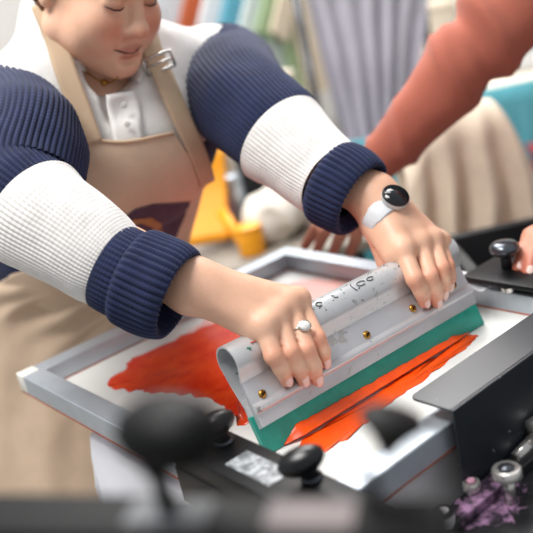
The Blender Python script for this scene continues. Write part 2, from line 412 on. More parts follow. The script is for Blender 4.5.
ad = t.n('ShaderNodeMath', operation='MULTIPLY_ADD'); t.l(t.noise(55, 5, .65, dist=.8), ad.inputs[0]); ad.inputs[1].default_value = -2.2; t.l(ln.outputs['Value'], ad.inputs[2])
mk = t.ramp(ad.outputs[0], [(0.0, (1, 1, 1, 1)), (.06, (0, 0, 0, 1))])
sh = t.n('ShaderNodeMath', operation='ADD'); t.l(ad.outputs[0], sh.inputs[0]); sh.inputs[1].default_value = .35
mk = t.ramp(sh.outputs[0], [(0.05, (1, 1, 1, 1)), (.2, (0, 0, 0, 1))])
t.base(t.mix(mk, b0, t.ramp(t.noise(90, 4), [(.38, '#2c2430'), (.66, '#a07a9c')]))); t.set(Roughness=.35); m_ledge = t.m
bm = BM(); box(bm, (-.02, -.86, ZL-.012), (.95, -.659, ZL), .0015); obj('plate', bm, m_ledge, lg, False)
bm = BM(); box(bm, (-.02, -.684, ZL), (.95, -.660, ZL+.012), .0015); obj('rib', bm, m_ledge, lg, False)
def bolt(pt, h, r, rh, pink=False, label=None):
    b = Vector(pt); bm = BM(); lathe(bm, b, (0, 0, 1), [(r, 0), (r, h)], 20); st = obj('stud', bm, m_chrome, lg)
    bm = BM(); lathe(bm, b+V(0, 0, h), (0, 0, 1), [(rh*.85, 0), (rh, .002), (rh, .009), (rh*.9, .011), (rh*.62, .0115), (rh*.58, .0085), (.0005, .0085)], 28); w_ = obj('nut', bm, m_chrome, lg, True, 40)
    bm = BM(); lathe(bm, b+V(0, 0, h+.008), (0, 0, 1), [(rh*.5, 0), (rh*.5, .005), (rh*.3, .0065), (.0005, .0065)], 20); obj('screw_end', bm, mat('pink_paint', '#c08aa0', .5) if pink else m_steel, lg)
bolt(V(0.2199,-0.6984,-0.0850), .030, .0065, .0155)
bolt(V(0.2023,-0.6648,-0.0850), .012, .004, .0095, True)
pa, pb = V(0.3099,-0.6670,-0.0700), V(0.2771,-0.6666,-0.0750)
bm = BM(); tube(bm, [pb, pa+(pa-pb)*.1], .0075, 16); tube(bm, [pa+V(0, 0, .008), pa+V(.06, -.01, .012)], .016, 20); obj('rod', bm, m_chrome, lg)
kr = thing('ball_knob', 'small white ball knob smeared pink below the pink-topped bolt', 'knob', V(0.1717,-0.6493,-0.1000))
bm = BM(); lathe(bm, V(0.1441,-0.6753,-0.0850), (0, 0, 1), [(.005, 0), (.006, .005), (.0095, .010), (.0115, .017), (.0105, .024), (.006, .0285), (.0005, .030)], 24); obj('ball', bm, mat('white_plastic_pink', '#e3dfe0', .4, var=.1), kr)
bm = BM(); lathe(bm, V(0.1441,-0.6753,-0.0850)+V(0, 0, .024), (0, 0, 1), [(.0108, 0), (.0112, .002), (.0108, .004)], 24); obj('collar', bm, m_black, kr)

# ------------------------------------------------------------------ clamp at the far rail
fc = thing('far_clamp', 'black clamp plate with a round steel knob on the far rail of the screen', 'clamp', (.54, -.56, 0))
bm = BM(); box(bm, (.500, -.594, .012), (.585, -.435, .020), .002); obj('plate', bm, m_black, fc, True, 30)
bm = BM(); box(bm, (.520, -.594, .0006), (.60, -.50, .012), .002); obj('jaw', bm, m_black, fc, True, 30)
kb = V(0.5468,-0.4795,0.0200)
bm = BM(); lathe(bm, kb, (0, 0, 1), [(.008, 0), (.0075, .016), (.010, .019), (.017, .022), (.0205, .027), (.0205, .033), (.016, .038), (.008, .040), (.0005, .0405)], 30); obj('knob', bm, m_steel, fc)
bm = BM(); lathe(bm, V(0.5194,-0.4992,0.0006), (0, 0, 1), [(.011, 0), (.011, .006), (.006, .0065), (.006, .012)], 24); obj('nut', bm, m_chrome, fc, True, 40)
bm = BM(); g_ = V(0.5197,-0.4401,0.0006)
def rag(u, v): return g_+V((u-.5)*.05, (v-.5)*.07, .004+.010*math.exp(-((u-.5)**2+(v-.5)**2)*9)+.003*fnoise((u, v, 2), 5))
grid(bm, rag, 24, 24); thicken(bm, .001); tag(obj('white_rag', bm, m_cotton), 'small folded white rag on the far rail beside the squeegee end', 'rag')

# ------------------------------------------------------------------ neighbouring press arm, close to the lens
na = thing('press_bar', 'out of focus black press bar along the lower picture edge', 'press bar', V(-0.1962,-0.8524,0.1939))
a0, a1 = V(-0.3398,-0.6699,0.2242), V(-0.1303,-0.9494,0.2016)
ax = (a1-a0); s_, u_, d_ = frame_of(ax)
Mx = Matrix((s_, u_, d_)).transposed().to_4x4(); Mx.translation = a0
bm = BM(); box(bm, (-.018, -.018, 0), (.018, .018, ax.length), .005, Mx); obj('bar', bm, m_dull, na, True, 30)
for px_, m_ in ((205, mat('grey_sticker', '#4d5156', .5)), (335, mat('pink_sticker', '#574848', .5))):
    bm = BM(); q_ = a0.lerp(a1, (px_+160)/615); l_ = (q_-a0).length; box(bm, (-.011, .0182, l_-.022), (.011, .0187, l_+.022), 0, Mx); obj('sticker', bm, m_, na, False)
bm = BM(); tube(bm, [a0+d_*.12, a0+d_*.12-V(0, 0, 1.01)], .016, 14); lathe(bm, a0+d_*.12-V(0, 0, 1.06), (0, 0, 1), [(.11, 0), (.11, .012), (.03, .03), (.016, .06)], 28); obj('post', bm, m_dull, na, True, 40)
k1 = V(-0.2137,-0.8355,0.2353)
bm = BM(); lathe(bm, k1-V(0, 0, .016), (0, 0, 1), [(.007, 0), (.005, .012), (.005, .03), (.008, .036)], 20); obj('stem', bm, m_dull, na)
bm = BM(); lathe(bm, V(-0.2031,-0.8364,0.2518), V(.05, .1, 1), [(.009, 0), (.017, .004), (.0225, .012), (.0240, .019), (.021, .027), (.013, .033), (.001, .035)], 28, 1.45, Uu); obj('knob', bm, m_dull, na)
k2 = V(-0.1397,-0.9092,0.2193)
bm = BM(); lathe(bm, k2-V(0, 0, .016), (0, 0, 1), [(.0065, 0), (.0037, .010), (.0037, .03), (.004, .034)], 20); obj('stem', bm, m_steel, na)
bm = BM(); lathe(bm, V(-0.1215,-0.9037,0.2329), V(.26, -.20, 1), [(.0035, 0), (.006, .005), (.010, .011), (.015, .017), (.0180, .0205), (.0170, .0225), (.008, .025), (.0005, .0255)], 28, 1., Rr); obj('flared_knob', bm, m_dull, na)
# ------------------------------------------------------------------ soft-blended solids for bodies and cloth
import openvdb as vdb
class Field:
    def __init__(s, lo, hi, h, band=6):
        s.h = h; s.lo = np.array(lo, np.float32); s.n = np.ceil((np.array(hi)-s.lo)/h).astype(int)+1
        s.big = np.float32(band*h); s.f = np.full(tuple(s.n), s.big, np.float32)
    def win(s, lo, hi, pad):
        a = np.clip(np.floor((np.array(lo)-pad-s.lo)/s.h).astype(int), 0, s.n); b = np.clip(np.ceil((np.array(hi)+pad-s.lo)/s.h).astype(int)+1, 0, s.n)
        if (b <= a).any(): return None, None
        g = [(s.lo[i]+s.h*np.arange(a[i], b[i])).astype(np.float32) for i in range(3)]
        return tuple(slice(x, y) for x, y in zip(a, b)), np.meshgrid(*g, indexing='ij', sparse=True)
    def put(s, sl, dd, k, cut=False):
        old = s.f[sl]
        if cut:
            dd = -dd; hh = np.maximum(k-np.abs(old-dd), 0)/max(k, 1e-6); s.f[sl] = np.minimum(np.maximum(old, dd)+hh*hh*k*.25, s.big)
        else:
            hh = np.maximum(k-np.abs(old-dd), 0)/np.maximum(k, 1e-6); s.f[sl] = np.minimum(np.minimum(old, dd)-hh*hh*k*.25, s.big)
    def cone(s, a, b, ra, rb, k=.01, cut=False):
        a, b = np.array(a, np.float32), np.array(b, np.float32); m = max(ra, rb)
        sl, X = s.win(np.minimum(a, b)-m, np.maximum(a, b)+m, s.big+k)
        if sl is None: return
        d = b-a; L2 = float(d@d)+1e-12
        t = np.clip(sum((X[i]-a[i])*d[i] for i in range(3))/L2, 0, 1)
        dd = np.sqrt(sum((X[i]-a[i]-t*d[i])**2 for i in range(3)))-(ra+(rb-ra)*t)
        s.put(sl, dd.astype(np.float32), k, cut)
    def chain(s, pts, rad, k=.01):
        for i in range(len(pts)-1): s.cone(pts[i], pts[i+1], rad[i], rad[i+1], k)
    def ell(s, c, r, R=None, k=.01, cut=False):
        c = np.array(c, np.float32); r = np.array(r, np.float32); R = np.eye(3) if R is None else np.array(R)
        m = float(r.max()); sl, X = s.win(c-m, c+m, s.big+k)
        if sl is None: return
        q = [sum((X[i]-c[i])*np.float32(R[i][j]) for i in range(3)) for j in range(3)]
        k0 = np.sqrt(sum((q[j]/r[j])**2 for j in range(3))); k1 = np.sqrt(sum((q[j]/r[j]**2)**2 for j in range(3)))
        s.put(sl, (k0*(k0-1)/np.maximum(k1, 1e-6)).astype(np.float32), k, cut)
    def finger(s, pts, rad, k0=.012, k1=.0015, root=None, reach=.022):
        """chain of knuckles joined to the hand softly at the root and staying apart from its neighbours beyond it"""
        P_ = np.array(pts, np.float32); m = max(rad)
        sl, X = s.win(P_.min(0)-m, P_.max(0)+m, s.big+k0)
        if sl is None: return
        acc = None
        for i in range(len(P_)-1):
            a, b = P_[i], P_[i+1]; d = b-a; t = np.clip(sum((X[j]-a[j])*d[j] for j in range(3))/(float(d@d)+1e-12), 0, 1)
            dd = np.sqrt(sum((X[j]-a[j]-t*d[j])**2 for j in range(3)))-(rad[i]+(rad[i+1]-rad[i])*t)
            if acc is None: acc = dd
            else:
                kk = .004; hh = np.maximum(kk-np.abs(acc-dd), 0)/kk; acc = np.minimum(acc, dd)-hh*hh*kk*.25
        root = P_[0] if root is None else np.array(root, np.float32)
        dr = np.sqrt(sum((X[j]-root[j])**2 for j in range(3)))
        kf = (k1+(k0-k1)*np.clip(1-(dr-.006)/reach, 0, 1)).astype(np.float32)
        s.put(sl, acc.astype(np.float32), kf)
    def noise_push(s, fn): s.f += fn(s).astype(np.float32)
    def mesh(s, iso=0.):
        g = vdb.FloatGrid(float(s.big)); g.copyFromArray(s.f)
        p, q = g.convertToQuads(iso)
        return p*s.h+s.lo, q[:, ::-1]
    def at(s, p):
        i = np.clip(np.round((np.array(p)-s.lo)/s.h).astype(int), 0, s.n-1); return s.f[tuple(i)]
def meshobj(name, pts, quads, m, parent=None, smooth=True):
    me = bpy.data.meshes.new(name); n, k = len(pts), len(quads)
    me.vertices.add(n); me.vertices.foreach_set('co', np.ascontiguousarray(pts, np.float32).ravel())
    me.loops.add(4*k); me.loops.foreach_set('vertex_index', np.ascontiguousarray(quads, np.int32).ravel())
    me.polygons.add(k); me.polygons.foreach_set('loop_start', np.arange(0, 4*k, 4, dtype=np.int32))
    me.update(calc_edges=True); me.validate()
    o = bpy.data.objects.new(name, me); COL.objects.link(o)
    for mm in (m if isinstance(m, (list, tuple)) else [m]): me.materials.append(mm)
    if smooth: me.shade_smooth()
    if parent is not None: adopt(o, parent)
    return o
def attr(o, name, vals):
    a = o.data.attributes.new(name, 'FLOAT', 'POINT'); a.data.foreach_set('value', np.ascontiguousarray(vals, np.float32))
def relax(pts, quads, it=2, w=.5):
    e = np.concatenate([quads[:, [0, 1]], quads[:, [1, 2]], quads[:, [2, 3]], quads[:, [3, 0]]])
    n = len(pts); deg = np.bincount(e.ravel(), minlength=n)[:, None].astype(float); deg[deg == 0] = 1
    for _ in range(it):
        acc = np.zeros((n, 3))
        for c in range(3): acc[:, c] = np.bincount(e[:, 0], pts[e[:, 1], c], n)+np.bincount(e[:, 1], pts[e[:, 0], c], n)
        pts = pts*(1-w)+acc/deg*w
    return pts
def smoothstep(a, b, x): t = np.clip((x-a)/(b-a), 0, 1); return t*t*(3-2*t)

# ------------------------------------------------------------------ skin, knit and cloth
def skin(name, c, warm, lip='#b5665a'):
    t = NT(name); f = t.noise(22, 4, .6)
    r, g, b, _ = lin(c)
    base = t.ramp(f, [(.3, (r*.92, g*.88, b*.86, 1)), (.7, (r*1.05, g*1.05, b*1.05, 1))])
    for nm, col in (('warm', warm), ('lip', lip)):
        a = t.n('ShaderNodeAttribute'); a.attribute_name = nm; base = t.mix(a.outputs['Fac'], base, col)
    t.base(base); t.set(Roughness=.45, Subsurface_Weight=.12, Subsurface_Scale=.006); t.b.inputs['Subsurface Radius'].default_value = (1, .35, .2)
    v = t.n('ShaderNodeTexVoronoi'); v.inputs['Scale'].default_value = 700; t.l(t.coord(), v.inputs['Vector'])
    h = t.n('ShaderNodeMath', operation='ADD'); t.l(v.outputs['Distance'], h.inputs[0]); t.l(t.noise(160, 4), h.inputs[1])
    t.bump(h.outputs[0], .16, .0012)
    return t.m
m_skin = skin('skin', '#e6b79b', '#dc8568')
m_skin2 = skin('ruddy_skin', '#cc8a70', '#b8604c')
m_nail = mat('fingernail', '#f0cdc2', .22, var=.04)
def knit(name, c, ribs=0, rows=0, dark=.75):
    """knitted wool: fine stitch rows from the sheet's own uv, fuzz from noise"""
    t = NT(name); r, g, b, _ = lin(c)
    f = t.noise(60, 4); t.base(t.ramp(f, [(.3, (r*dark, g*dark, b*dark, 1)), (.7, (r*1.08, g*1.08, b*1.08, 1))])); t.set(Roughness=.9, Sheen_Weight=.08, Sheen_Roughness=.5)
    if rows:
        sp = t.n('ShaderNodeSeparateXYZ'); t.l(t.coord('UV'), sp.inputs[0])
        def wv(o, k):
            a = t.n('ShaderNodeMath', operation='MULTIPLY'); t.l(o, a.inputs[0]); a.inputs[1].default_value = k*2*PI
            b_ = t.n('ShaderNodeMath', operation='SINE'); t.l(a.outputs[0], b_.inputs[0]); return b_.outputs[0]
        ad = t.n('ShaderNodeMath', operation='ADD'); t.l(wv(sp.outputs[1], rows), ad.inputs[0]); t.l(t.noise(420, 2), ad.inputs[1])
        t.bump(ad.outputs[0], .16, .0010)
    else: t.bump(t.noise(500, 3), .4, .001)
    return t.m
m_navy = knit('navy_knit', '#131f45', 120, 75)
m_cream = knit('white_knit', '#dfdcd9', 110, 60, .93)
def torso_knit():
    t = NT('striped_knit'); a = t.n('ShaderNodeAttribute'); a.attribute_name = 'navy'
    g = t.n('ShaderNodeMath', operation='GREATER_THAN'); t.l(a.outputs['Fac'], g.inputs[0]); g.inputs[1].default_value = 0
    t.base(t.mix(g.outputs[0], t.ramp(t.noise(60, 4), [(.3, '#e3e0dd'), (.7, '#eeebe8')]), t.ramp(t.noise(60, 4), [(.3, '#121c3c'), (.7, '#18244a')])))
    t.set(Roughness=.9, Sheen_Weight=.08); t.bump(t.noise(420, 3), .45, .0015); return t.m
m_torso = torso_knit()
def weave(name, c, sc=700, var=.08):
    t = NT(name); r, g, b, _ = lin(c); f = t.noise(18, 5, .6)
    t.base(t.ramp(f, [(.3, (r*(1-var), g*(1-var), b*(1-var), 1)), (.7, (r*(1+var), g*(1+var), b*(1+var), 1))])); t.set(Roughness=.88, Sheen_Weight=.1)
    ck = t.n('ShaderNodeTexChecker'); ck.inputs['Scale'].default_value = sc; t.l(t.coord(), ck.inputs['Vector'])
    t.bump(ck.outputs['Fac'], .12, .0005); return t.m
m_apron = weave('tan_canvas', '#cdb49b')
m_strap = weave('tan_webbing', '#c2a88c', 500)
m_hair = mat('brown_hair', '#3b241a', .5, var=.35, nscale=120)

def nails(parent, specs, m):
    """specs: (tip, previous joint, outward direction, half width, half length)"""
    for tip, prev, out, hw, hl, r in specs:
        tip, prev = Vector(tip), Vector(prev); d = (tip-prev).normalized(); o = Vector(out); o = (o-d*o.dot(d)).normalized(); s = d.cross(o)
        bm = BM(); c = tip-d*(hl*.1)
        def fn(u, v):
            x = (u*2-1); y = (v*2-1)
            wx = hw*math.sqrt(max(0, 1-abs(y)**4*.8)); ph = x*wx/r
            rr = r+.0004-max(0, y)**2*.0012
            return c+s*(math.sin(ph)*rr)+o*(math.cos(ph)*rr)+d*(y*hl)
        grid(bm, fn, 8, 8); thicken(bm, .0006); obj('fingernail', bm, m, parent)
# ------------------------------------------------------------------ the woman pulling the squeegee
wm = thing('person', 'woman in a navy and white striped knit sweater and tan apron pulling the squeegee', 'person', (.25, .32, -.9))
B = Field((-.06, -.56, -.9), (.66, .46, .70), .0027)
HR = np.array([[.9886, -.0853, .1243], [.1387, .8371, -.5291], [-.0589, .5403, .8394]]); HO = np.array([.2590, -.0680, .5210])
def hd(x, y, z): return HO+HR@np.array([x, y, z])
def hball(x, y, z, r, k=.012, cut=False): B.ell(hd(x, y, z), (r, r, r), None, k, cut)
def hell(x, y, z, r, k=.012, cut=False): B.ell(hd(x, y, z), r, HR, k, cut)
def hcone(a, b, ra, rb, k=.008, cut=False): B.cone(hd(*a), hd(*b), ra, rb, k, cut)
# trunk and legs, under the clothes
B.cone((.22, .30, .02), (.24, .20, .14), .105, .10, .04); B.cone((.24, .20, .14), (.27, .04, .32), .10, .095, .04)
B.cone((.15, .05, .35), (.42, .06, .34), .06, .06, .05)
for sx in (-1, 1):
    hp = (.22+sx*.085, .31, -.04); kn_ = (.22+sx*.09, .27, -.44); an = (.22+sx*.09, .33, -.83)
    B.cone(hp, kn_, .085, .055, .04); B.cone(kn_, an, .054, .038, .03); B.cone(an, (an[0]+sx*.01, an[1]-.16, -.875), .036, .026, .02)
# neck and head
B.cone((.262, .035, .375), hd(0, .040, -.05), .056, .050, .02)
def sculpt_head():
    hell(0, .014, .034, (.0765, .096, .090), .02)
    hell(0, -.028, -.036, (.061, .063, .080), .03)
    hcone((-.050, -.006, -.072), (0, -.074, -.087), .025, .020, .03); hcone((.050, -.006, -.072), (0, -.074, -.087), .025, .021, .03)
    hball(0, -.083, -.087, .0175, .02)
    for s in (-1, 1):
        hball(s*.039, -.066, -.036, .025, .028); hball(s*.042, -.056, -.062, .021, .028)
        hball(s*.031, -.104, .003, .015, .016, True)
        hell(s*.031, -.0795, .001, (.0155, .012, .0105), .005)
        hcone((s*.012, -.094, .018), (s*.046, -.078, .020), .0075, .006, .014)
        hcone((s*.0135, -.0985, -.037), (s*.0125, -.100, -.034), .0072, .007, .006)
    hcone((0, -.090, .012), (0, -.106, -.026), .0065, .0095, .010); hball(0, -.1105, -.0315, .0115, .008)
    for s in (-1, 1): hcone((s*.006, -.106, -.043), (s*.007, -.102, -.041), .0028, .003, .003, True)
    hcone((0, -.0955, -.0635), (-.013, -.0925, -.0625), .0052, .0045, .004); hcone((-.013, -.0925, -.0625), (-.026, -.0825, -.0645), .0045, .002, .004)
    hcone((0, -.0955, -.0635), (.013, -.0925, -.0625), .0052, .0045, .004); hcone((.013, -.0925, -.0625), (.026, -.0825, -.0645), .0045, .002, .004)
    hcone((-.014, -.0905, -.0745), (.014, -.0905, -.0745), .0062, .0062, .005)
    for s in (-1, 1): hcone((0, -.1035, -.0692), (s*.015, -.0985, -.0684), .0014, .0014, .003, True); hcone((s*.015, -.0985, -.0684), (s*.030, -.0865, -.0655), .0014, .0016, .004, True)
    hcone((-.012, -.0995, -.081), (.012, -.0995, -.081), .004, .004, .012, True)
    for s in (-1, 1):
        hell(s*.077, .012, -.004, (.007, .018, .031), .006); hball(s*.074, .003, -.033, .008, .006); hell(s*.084, .010, 0, (.004, .010, .018), .004, True)
sculpt_head()
# arms
shR, elR, wrR = V(.135, .03, .375), V(.014, -.178, .271), V(0.1060,-0.3773,0.1556)
shL, elL, wrL = V(.45, .04, .345), V(0.3853,-0.1724,0.2750), V(0.4148,-0.3785,0.1605)
B.chain([shR, elR, wrR], [.052, .042, .029], .03); B.chain([shL, elL, wrL], [.052, .042, .029], .03)

def hand(wr, palm, fingers, thumb, thick=.0125):
    """palm: (point, radius) pairs laid between wrist and knuckles; fingers: joints with radii"""
    for a, b, ra, rb in palm: B.cone(a, b, ra, rb, .014)
    for (pts, rad) in fingers: B.finger(pts, rad)
    if thumb: B.finger(thumb[0], thumb[1], .016, .002, thumb[0][0], .03)
def bend(P0, P1, T, out, arch=.003):
    """knuckle, middle joint and tip completed with the last joint"""
    P0, P1, T = Vector(P0), Vector(P1), Vector(T); D = P1.lerp(T, .55)+Vector(out)*arch
    return [P0, P1, D, T]
OUT = SN
# right hand, on the near end of the squeegee
A = [(V(0.1403,-0.4498,0.1033), V(0.1289,-0.4709,0.0753), V(0.1381,-0.4713,0.0405)), (V(0.1664,-0.4434,0.1059), V(0.1501,-0.4760,0.0716), V(0.1584,-0.4757,0.0317)), (V(0.1903,-0.4387,0.1090), V(0.1710,-0.4789,0.0664), V(0.1755,-0.4794,0.0243)), (V(0.2089,-0.4328,0.1041), V(0.1943,-0.4736,0.0687), V(0.1960,-0.4751,0.0370))]
RA = [[.0122, .0106, .0096, .0078], [.0116, .0098, .0090, .0076], [.0116, .0100, .0092, .0076], [.0110, .0092, .0086, .0072]]
fA = [(bend(*a, OUT), r) for a, r in zip(A, RA)]
mA = [f[0][0] for f in fA]
hand(wrR, [(wrR, mA[0], .026, .0135), (wrR, mA[1], .028, .0140), (wrR, mA[2], .027, .0140), (wrR, mA[3], .025, .0135), (wrR.lerp(mA[0], .25)+V(.01, .02, -.012), mA[0]+V(-.004, .012, -.006), .019, .014), (mA[0], mA[3], .0125, .0120)], fA,
     ([wrR.lerp(mA[3], .3)+V(.0, .02, -.012), S(.075, .135, -.038), S(.095, .112, -.036), S(.11, .085, -.026)], [.019, .014, .0115, .009]))
for f_ in mA: B.ell(f_+V(-.002, -.002, .0035), (.0105, .0105, .0105), None, .009)
# left hand, on the far end
Bq = [(V(0.3800,-0.4498,0.1061), V(0.3612,-0.4796,0.0773), V(0.3706,-0.4803,0.0417)), (V(0.4130,-0.4500,0.1036), V(0.3841,-0.4849,0.0731), V(0.3895,-0.4840,0.0344)), (V(0.4360,-0.4505,0.0994), V(0.4101,-0.4835,0.0738), V(0.4053,-0.4828,0.0390)), (V(0.4543,-0.4472,0.0881), V(0.4286,-0.4777,0.0686), V(0.4210,-0.4810,0.0437))]
RB = [[.0126, .0110, .0100, .0080], [.0118, .0104, .0098, .0078], [.0114, .0098, .0090, .0074], [.0102, .0086, .0080, .0066]]
fB = [(bend(*a, OUT), r) for a, r in zip(Bq, RB)]
mB = [f[0][0] for f in fB]
hand(wrL, [(wrL, mB[0], .027, .0145), (wrL, mB[1], .029, .0145), (wrL, mB[2], .028, .014), (wrL, mB[3], .025, .013), (mB[0], mB[3], .0130, .0120), (wrL.lerp(mB[0], .3)+V(-.004, .012, -.012), mB[0]+V(-.006, .014, -.008), .020, .014)], fB,
     ([wrL.lerp(mB[0], .35)+V(-.006, .012, -.014), S(.292, .128, -.038), S(.300, .106, -.036), S(.306, .082, -.026)], [.018, .0135, .0115, .009]))
for f_ in mB: B.ell(f_+V(-.002, -.002, .0035), (.0108, .0108, .0108), None, .009)
pts, quads = B.mesh(); pts = relax(pts, quads, 1, .35)
bodyW = meshobj('body', pts, quads, m_skin, wm)
loc = (pts-HO)@HR
def near(c, r): return 1-smoothstep(.35, 1, np.linalg.norm((loc-np.array(c))/np.array(r), axis=1))
lipv = np.maximum(near((0, -.096, -.0635), (.026, .012, .0085)), near((0, -.096, -.0745), (.023, .012, .0095)))
warm = .55*np.maximum(near((-.036, -.08, -.032), (.032, .04, .028)), near((.036, -.08, -.032), (.032, .04, .028)))+.5*near((0, -.115, -.032), (.018, .02, .015))+.35*near((0, -.085, -.1), (.03, .03, .025))
hk = np.zeros(len(pts))
for jj in [j for f in fA+fB for j in (f[0][0], f[0][1], f[0][3])]:
    hk = np.maximum(hk, .65*(1-smoothstep(.3, 1, np.linalg.norm(pts-np.array(jj), axis=1)/.018)))
attr(bodyW, 'lip', lipv*.75); attr(bodyW, 'warm', np.clip(warm+hk, 0, 1))
nails(wm, [(f[0][3], f[0][2], OUT, .0066, .0074, f[1][3]) for f in fA+fB], m_nail)
bm = BM(); tube(bm, [hd(-.031, -.0850, -.0625), hd(-.021, -.0935, -.0662), hd(-.010, -.0990, -.0690), hd(0, -.1005, -.0694), hd(.010, -.0990, -.0690), hd(.021, -.0935, -.0668), hd(.030, -.0850, -.0640)], [.0006, .0013, .0015, .0015, .0015, .0013, .0006], 8); obj('mouth_shade_line', bm, mat('lip_crease_shade', '#5c241f', .5), wm)  # dark tube paints in the shade of the crease between the lips
# brows and lashes
for s in (-1, 1):
    bm = BM(); tube(bm, [hd(s*.012, -.1015, .021), hd(s*.026, -.098, .0265), hd(s*.040, -.0895, .026), hd(s*.050, -.080, .021)], [.0022, .0034, .003, .001], 8, True, Vector(HR[:, 2]), 1.2); obj('eyebrow', bm, m_hair, wm)
    bm = BM(); tube(bm, [hd(s*.018, -.0905, -.0045), hd(s*.026, -.0935, -.0062), hd(s*.036, -.0925, -.0058), hd(s*.046, -.0835, -.003)], [.0006, .0013, .0013, .0006], 8); obj('eyelashes', bm, m_hair, wm)
# hair drawn back from the face
Hf = Field((.08, -.22, .36), (.44, .16, .72), .003)
Bsave = B; B = Hf
hell(0, .020, .040, (.083, .100, .093), .01); hell(0, -.088, -.02, (.072, .075, .088), .02, True); hell(0, .06, -.04, (.060, .05, .06), .03)
hball(0, .125, .03, .036, .02); hell(.0, -.02, -.09, (.09, .085, .09), .02, True)
for s in (-1, 1): hcone((s*.066, -.012, .03), (s*.068, .02, -.03), .012, .010, .01)
hp_, hq = Hf.mesh(); B = Bsave
o = meshobj('hair', hp_, hq, m_hair, wm)
bm = BM()
for k in range(5): tube(bm, [hd(-.070, .014+k*.002, -.02), hd(-.066, .018+k*.003, -.06), hd(-.060-.002*k, .012+k*.004, -.095)], [.0022, .002, .0008], 6)
obj('loose_hair', bm, mat('light_brown_hair', '#6b442c', .5, var=.3, nscale=100), wm)

# ------------------------------------------------------------------ sweater: trunk, then sleeves and cuffs as ribbed tubes
T_ = Field((-.05, -.20, -.10), (.66, .50, .52), .005)
T_.cone((.22, .30, .02), (.235, .21, .14), .145, .140, .05); T_.cone((.235, .21, .14), (.275, .06, .30), .140, .128, .06)
T_.cone((.13, .035, .345), (.492, .035, .325), .082, .083, .06); T_.cone((.20, .02, .385), (.36, .03, .37), .072, .072, .05)
T_.ell((.285, -.015, .27), (.135, .09, .11), None, .06)
T_.cone((.262, .02, .395), hd(0, .040, -.092), .088, .071, .03)
nb = hd(0, -.005, -.125)
T_.cone((.262, .0, .40), hd(0, .02, -.03), .060, .068, .012, True); T_.cone(hd(-.016, -.045, -.130), hd(-.022, -.12, -.150), .010, .020, .012, True)
T_.ell(hd(-.004, -.066, -.116), (.038, .036, .030), HR, .02, True)
tp, tq = T_.mesh()
nn_ = np.array([fnoise(p, 9)*.006+fnoise(p, 22)*.0028 for p in tp]); tp = tp+np.stack([nn_*0, -nn_, nn_*.4], 1)
sw = meshobj('sweater', tp, tq, m_torso, wm)
# boundary of the navy band: a plane square to the trunk
ta = np.array([.04, -.16, .18]); ta /= np.linalg.norm(ta)
pv = np.array(V(0.3246,-0.0700,0.3046)); pv2 = np.array(V(0.1761,-0.0500,0.3239))
attr(sw, 'navy', -((tp-(pv+pv2)/2)@ta))
def sleeve(name, path, m, ribs, amp, nseg, parent, fold=None, per=14, axis=None):
    """path: (point, radius); ribs run lengthwise"""
    c = crom([list(p)+[r] for p, r in path], per); rings = []; prev = None; L = len(c); acc = 0; lens = [0]
    for i in range(1, L): lens.append(lens[-1]+np.linalg.norm(c[i][:3]-c[i-1][:3]))
    for i, q in enumerate(c):
        p = Vector(q[:3]); d = (Vector(c[min(i+1, L-1)][:3])-Vector(c[max(i-1, 0)][:3])).normalized()
        if axis is not None: d = axis
        if prev is None: s, u, _ = frame_of(d)
        else: u = prev-d*prev.dot(d); u.normalize(); s = d.cross(u)
        prev = u; ring = []
        for k in range(nseg):
            th = 2*PI*k/nseg; e_ = s*math.cos(th)+u*math.sin(th); r = q[3]
            ee = min(1, .15+lens[i]/.015, (lens[-1]-lens[i])/.012+.25); rib = amp*ee*(abs(math.sin(ribs*th/2))**.7-.6)
            fo = fold(lens[i], th, p+e_*r)*(min(1, (lens[-1]-lens[i])/.05, .3+lens[i]/.03) if lens[-1] > .1 else 1) if fold else 0
            ring.append(p+e_*(r+rib+fo))
        rings.append(ring)
    bm = BM(); ring_mesh(bm, rings, True, False, lambda i, j: (j/nseg, lens[min(i, L-1)]/.3))
    return obj(name, bm, m, parent)
def folds(a1, f1, a2, f2, seed):
    return lambda l, th, p: a1*fnoise((p.x+seed, p.y, p.z), f1)+a2*fnoise((p.x, p.y+seed, p.z), f2)
# right arm
sR = [(V(.150, .036, .355), .082), (V(.116, .016, .350), .080), (V(0.0683,-0.1204,0.3309), .076), (V(0.0140,-0.1785,0.2843), .072), (V(0.0158,-0.2230,0.2587), .065), (V(0.0202,-0.2444,0.2464), .057)]
s1 = sleeve('sleeve', sR, m_navy, 66, .0032, 396, sw, folds(.010, 8, .004, 20, 3))
sR2 = [(V(0.0151,-0.2166,0.2635), .0715), (V(0.0200,-0.2407,0.2486), .0655), (V(0.0318,-0.2717,0.2260), .0595), (V(0.0446,-0.3007,0.2007), .0545), (V(0.0522,-0.3200,0.1864), .0470)]
sleeve('sleeve', sR2, m_cream, 74, .0016, 444, sw, folds(.005, 9, .002, 22, 4))
cR = [(V(0.0482,-0.3092,0.1928), .0530), (V(0.0548,-0.3232,0.1833), .0525), (V(0.0606,-0.3330,0.1761), .0520)]
sleeve('cuff', cR, m_navy, 50, .0026, 300, sw)
cR2 = [(V(0.0610,-0.3304,0.1768), .0480), (V(0.0588,-0.3263,0.1796), .0550), (V(0.0614,-0.3320,0.1769), .0585), (V(0.0702,-0.3465,0.1667), .0590), (V(0.0792,-0.3625,0.1567), .0580), (V(0.0853,-0.3720,0.1507), .0550), (V(0.0861,-0.3744,0.1495), .0505), (V(0.0822,-0.3673,0.1537), .0455), (V(0.0697,-0.3456,0.1680), .0430)]
axR = (V(0.0809,-0.3674,0.1542)-V(0.0559,-0.3214,0.1832)).normalized()
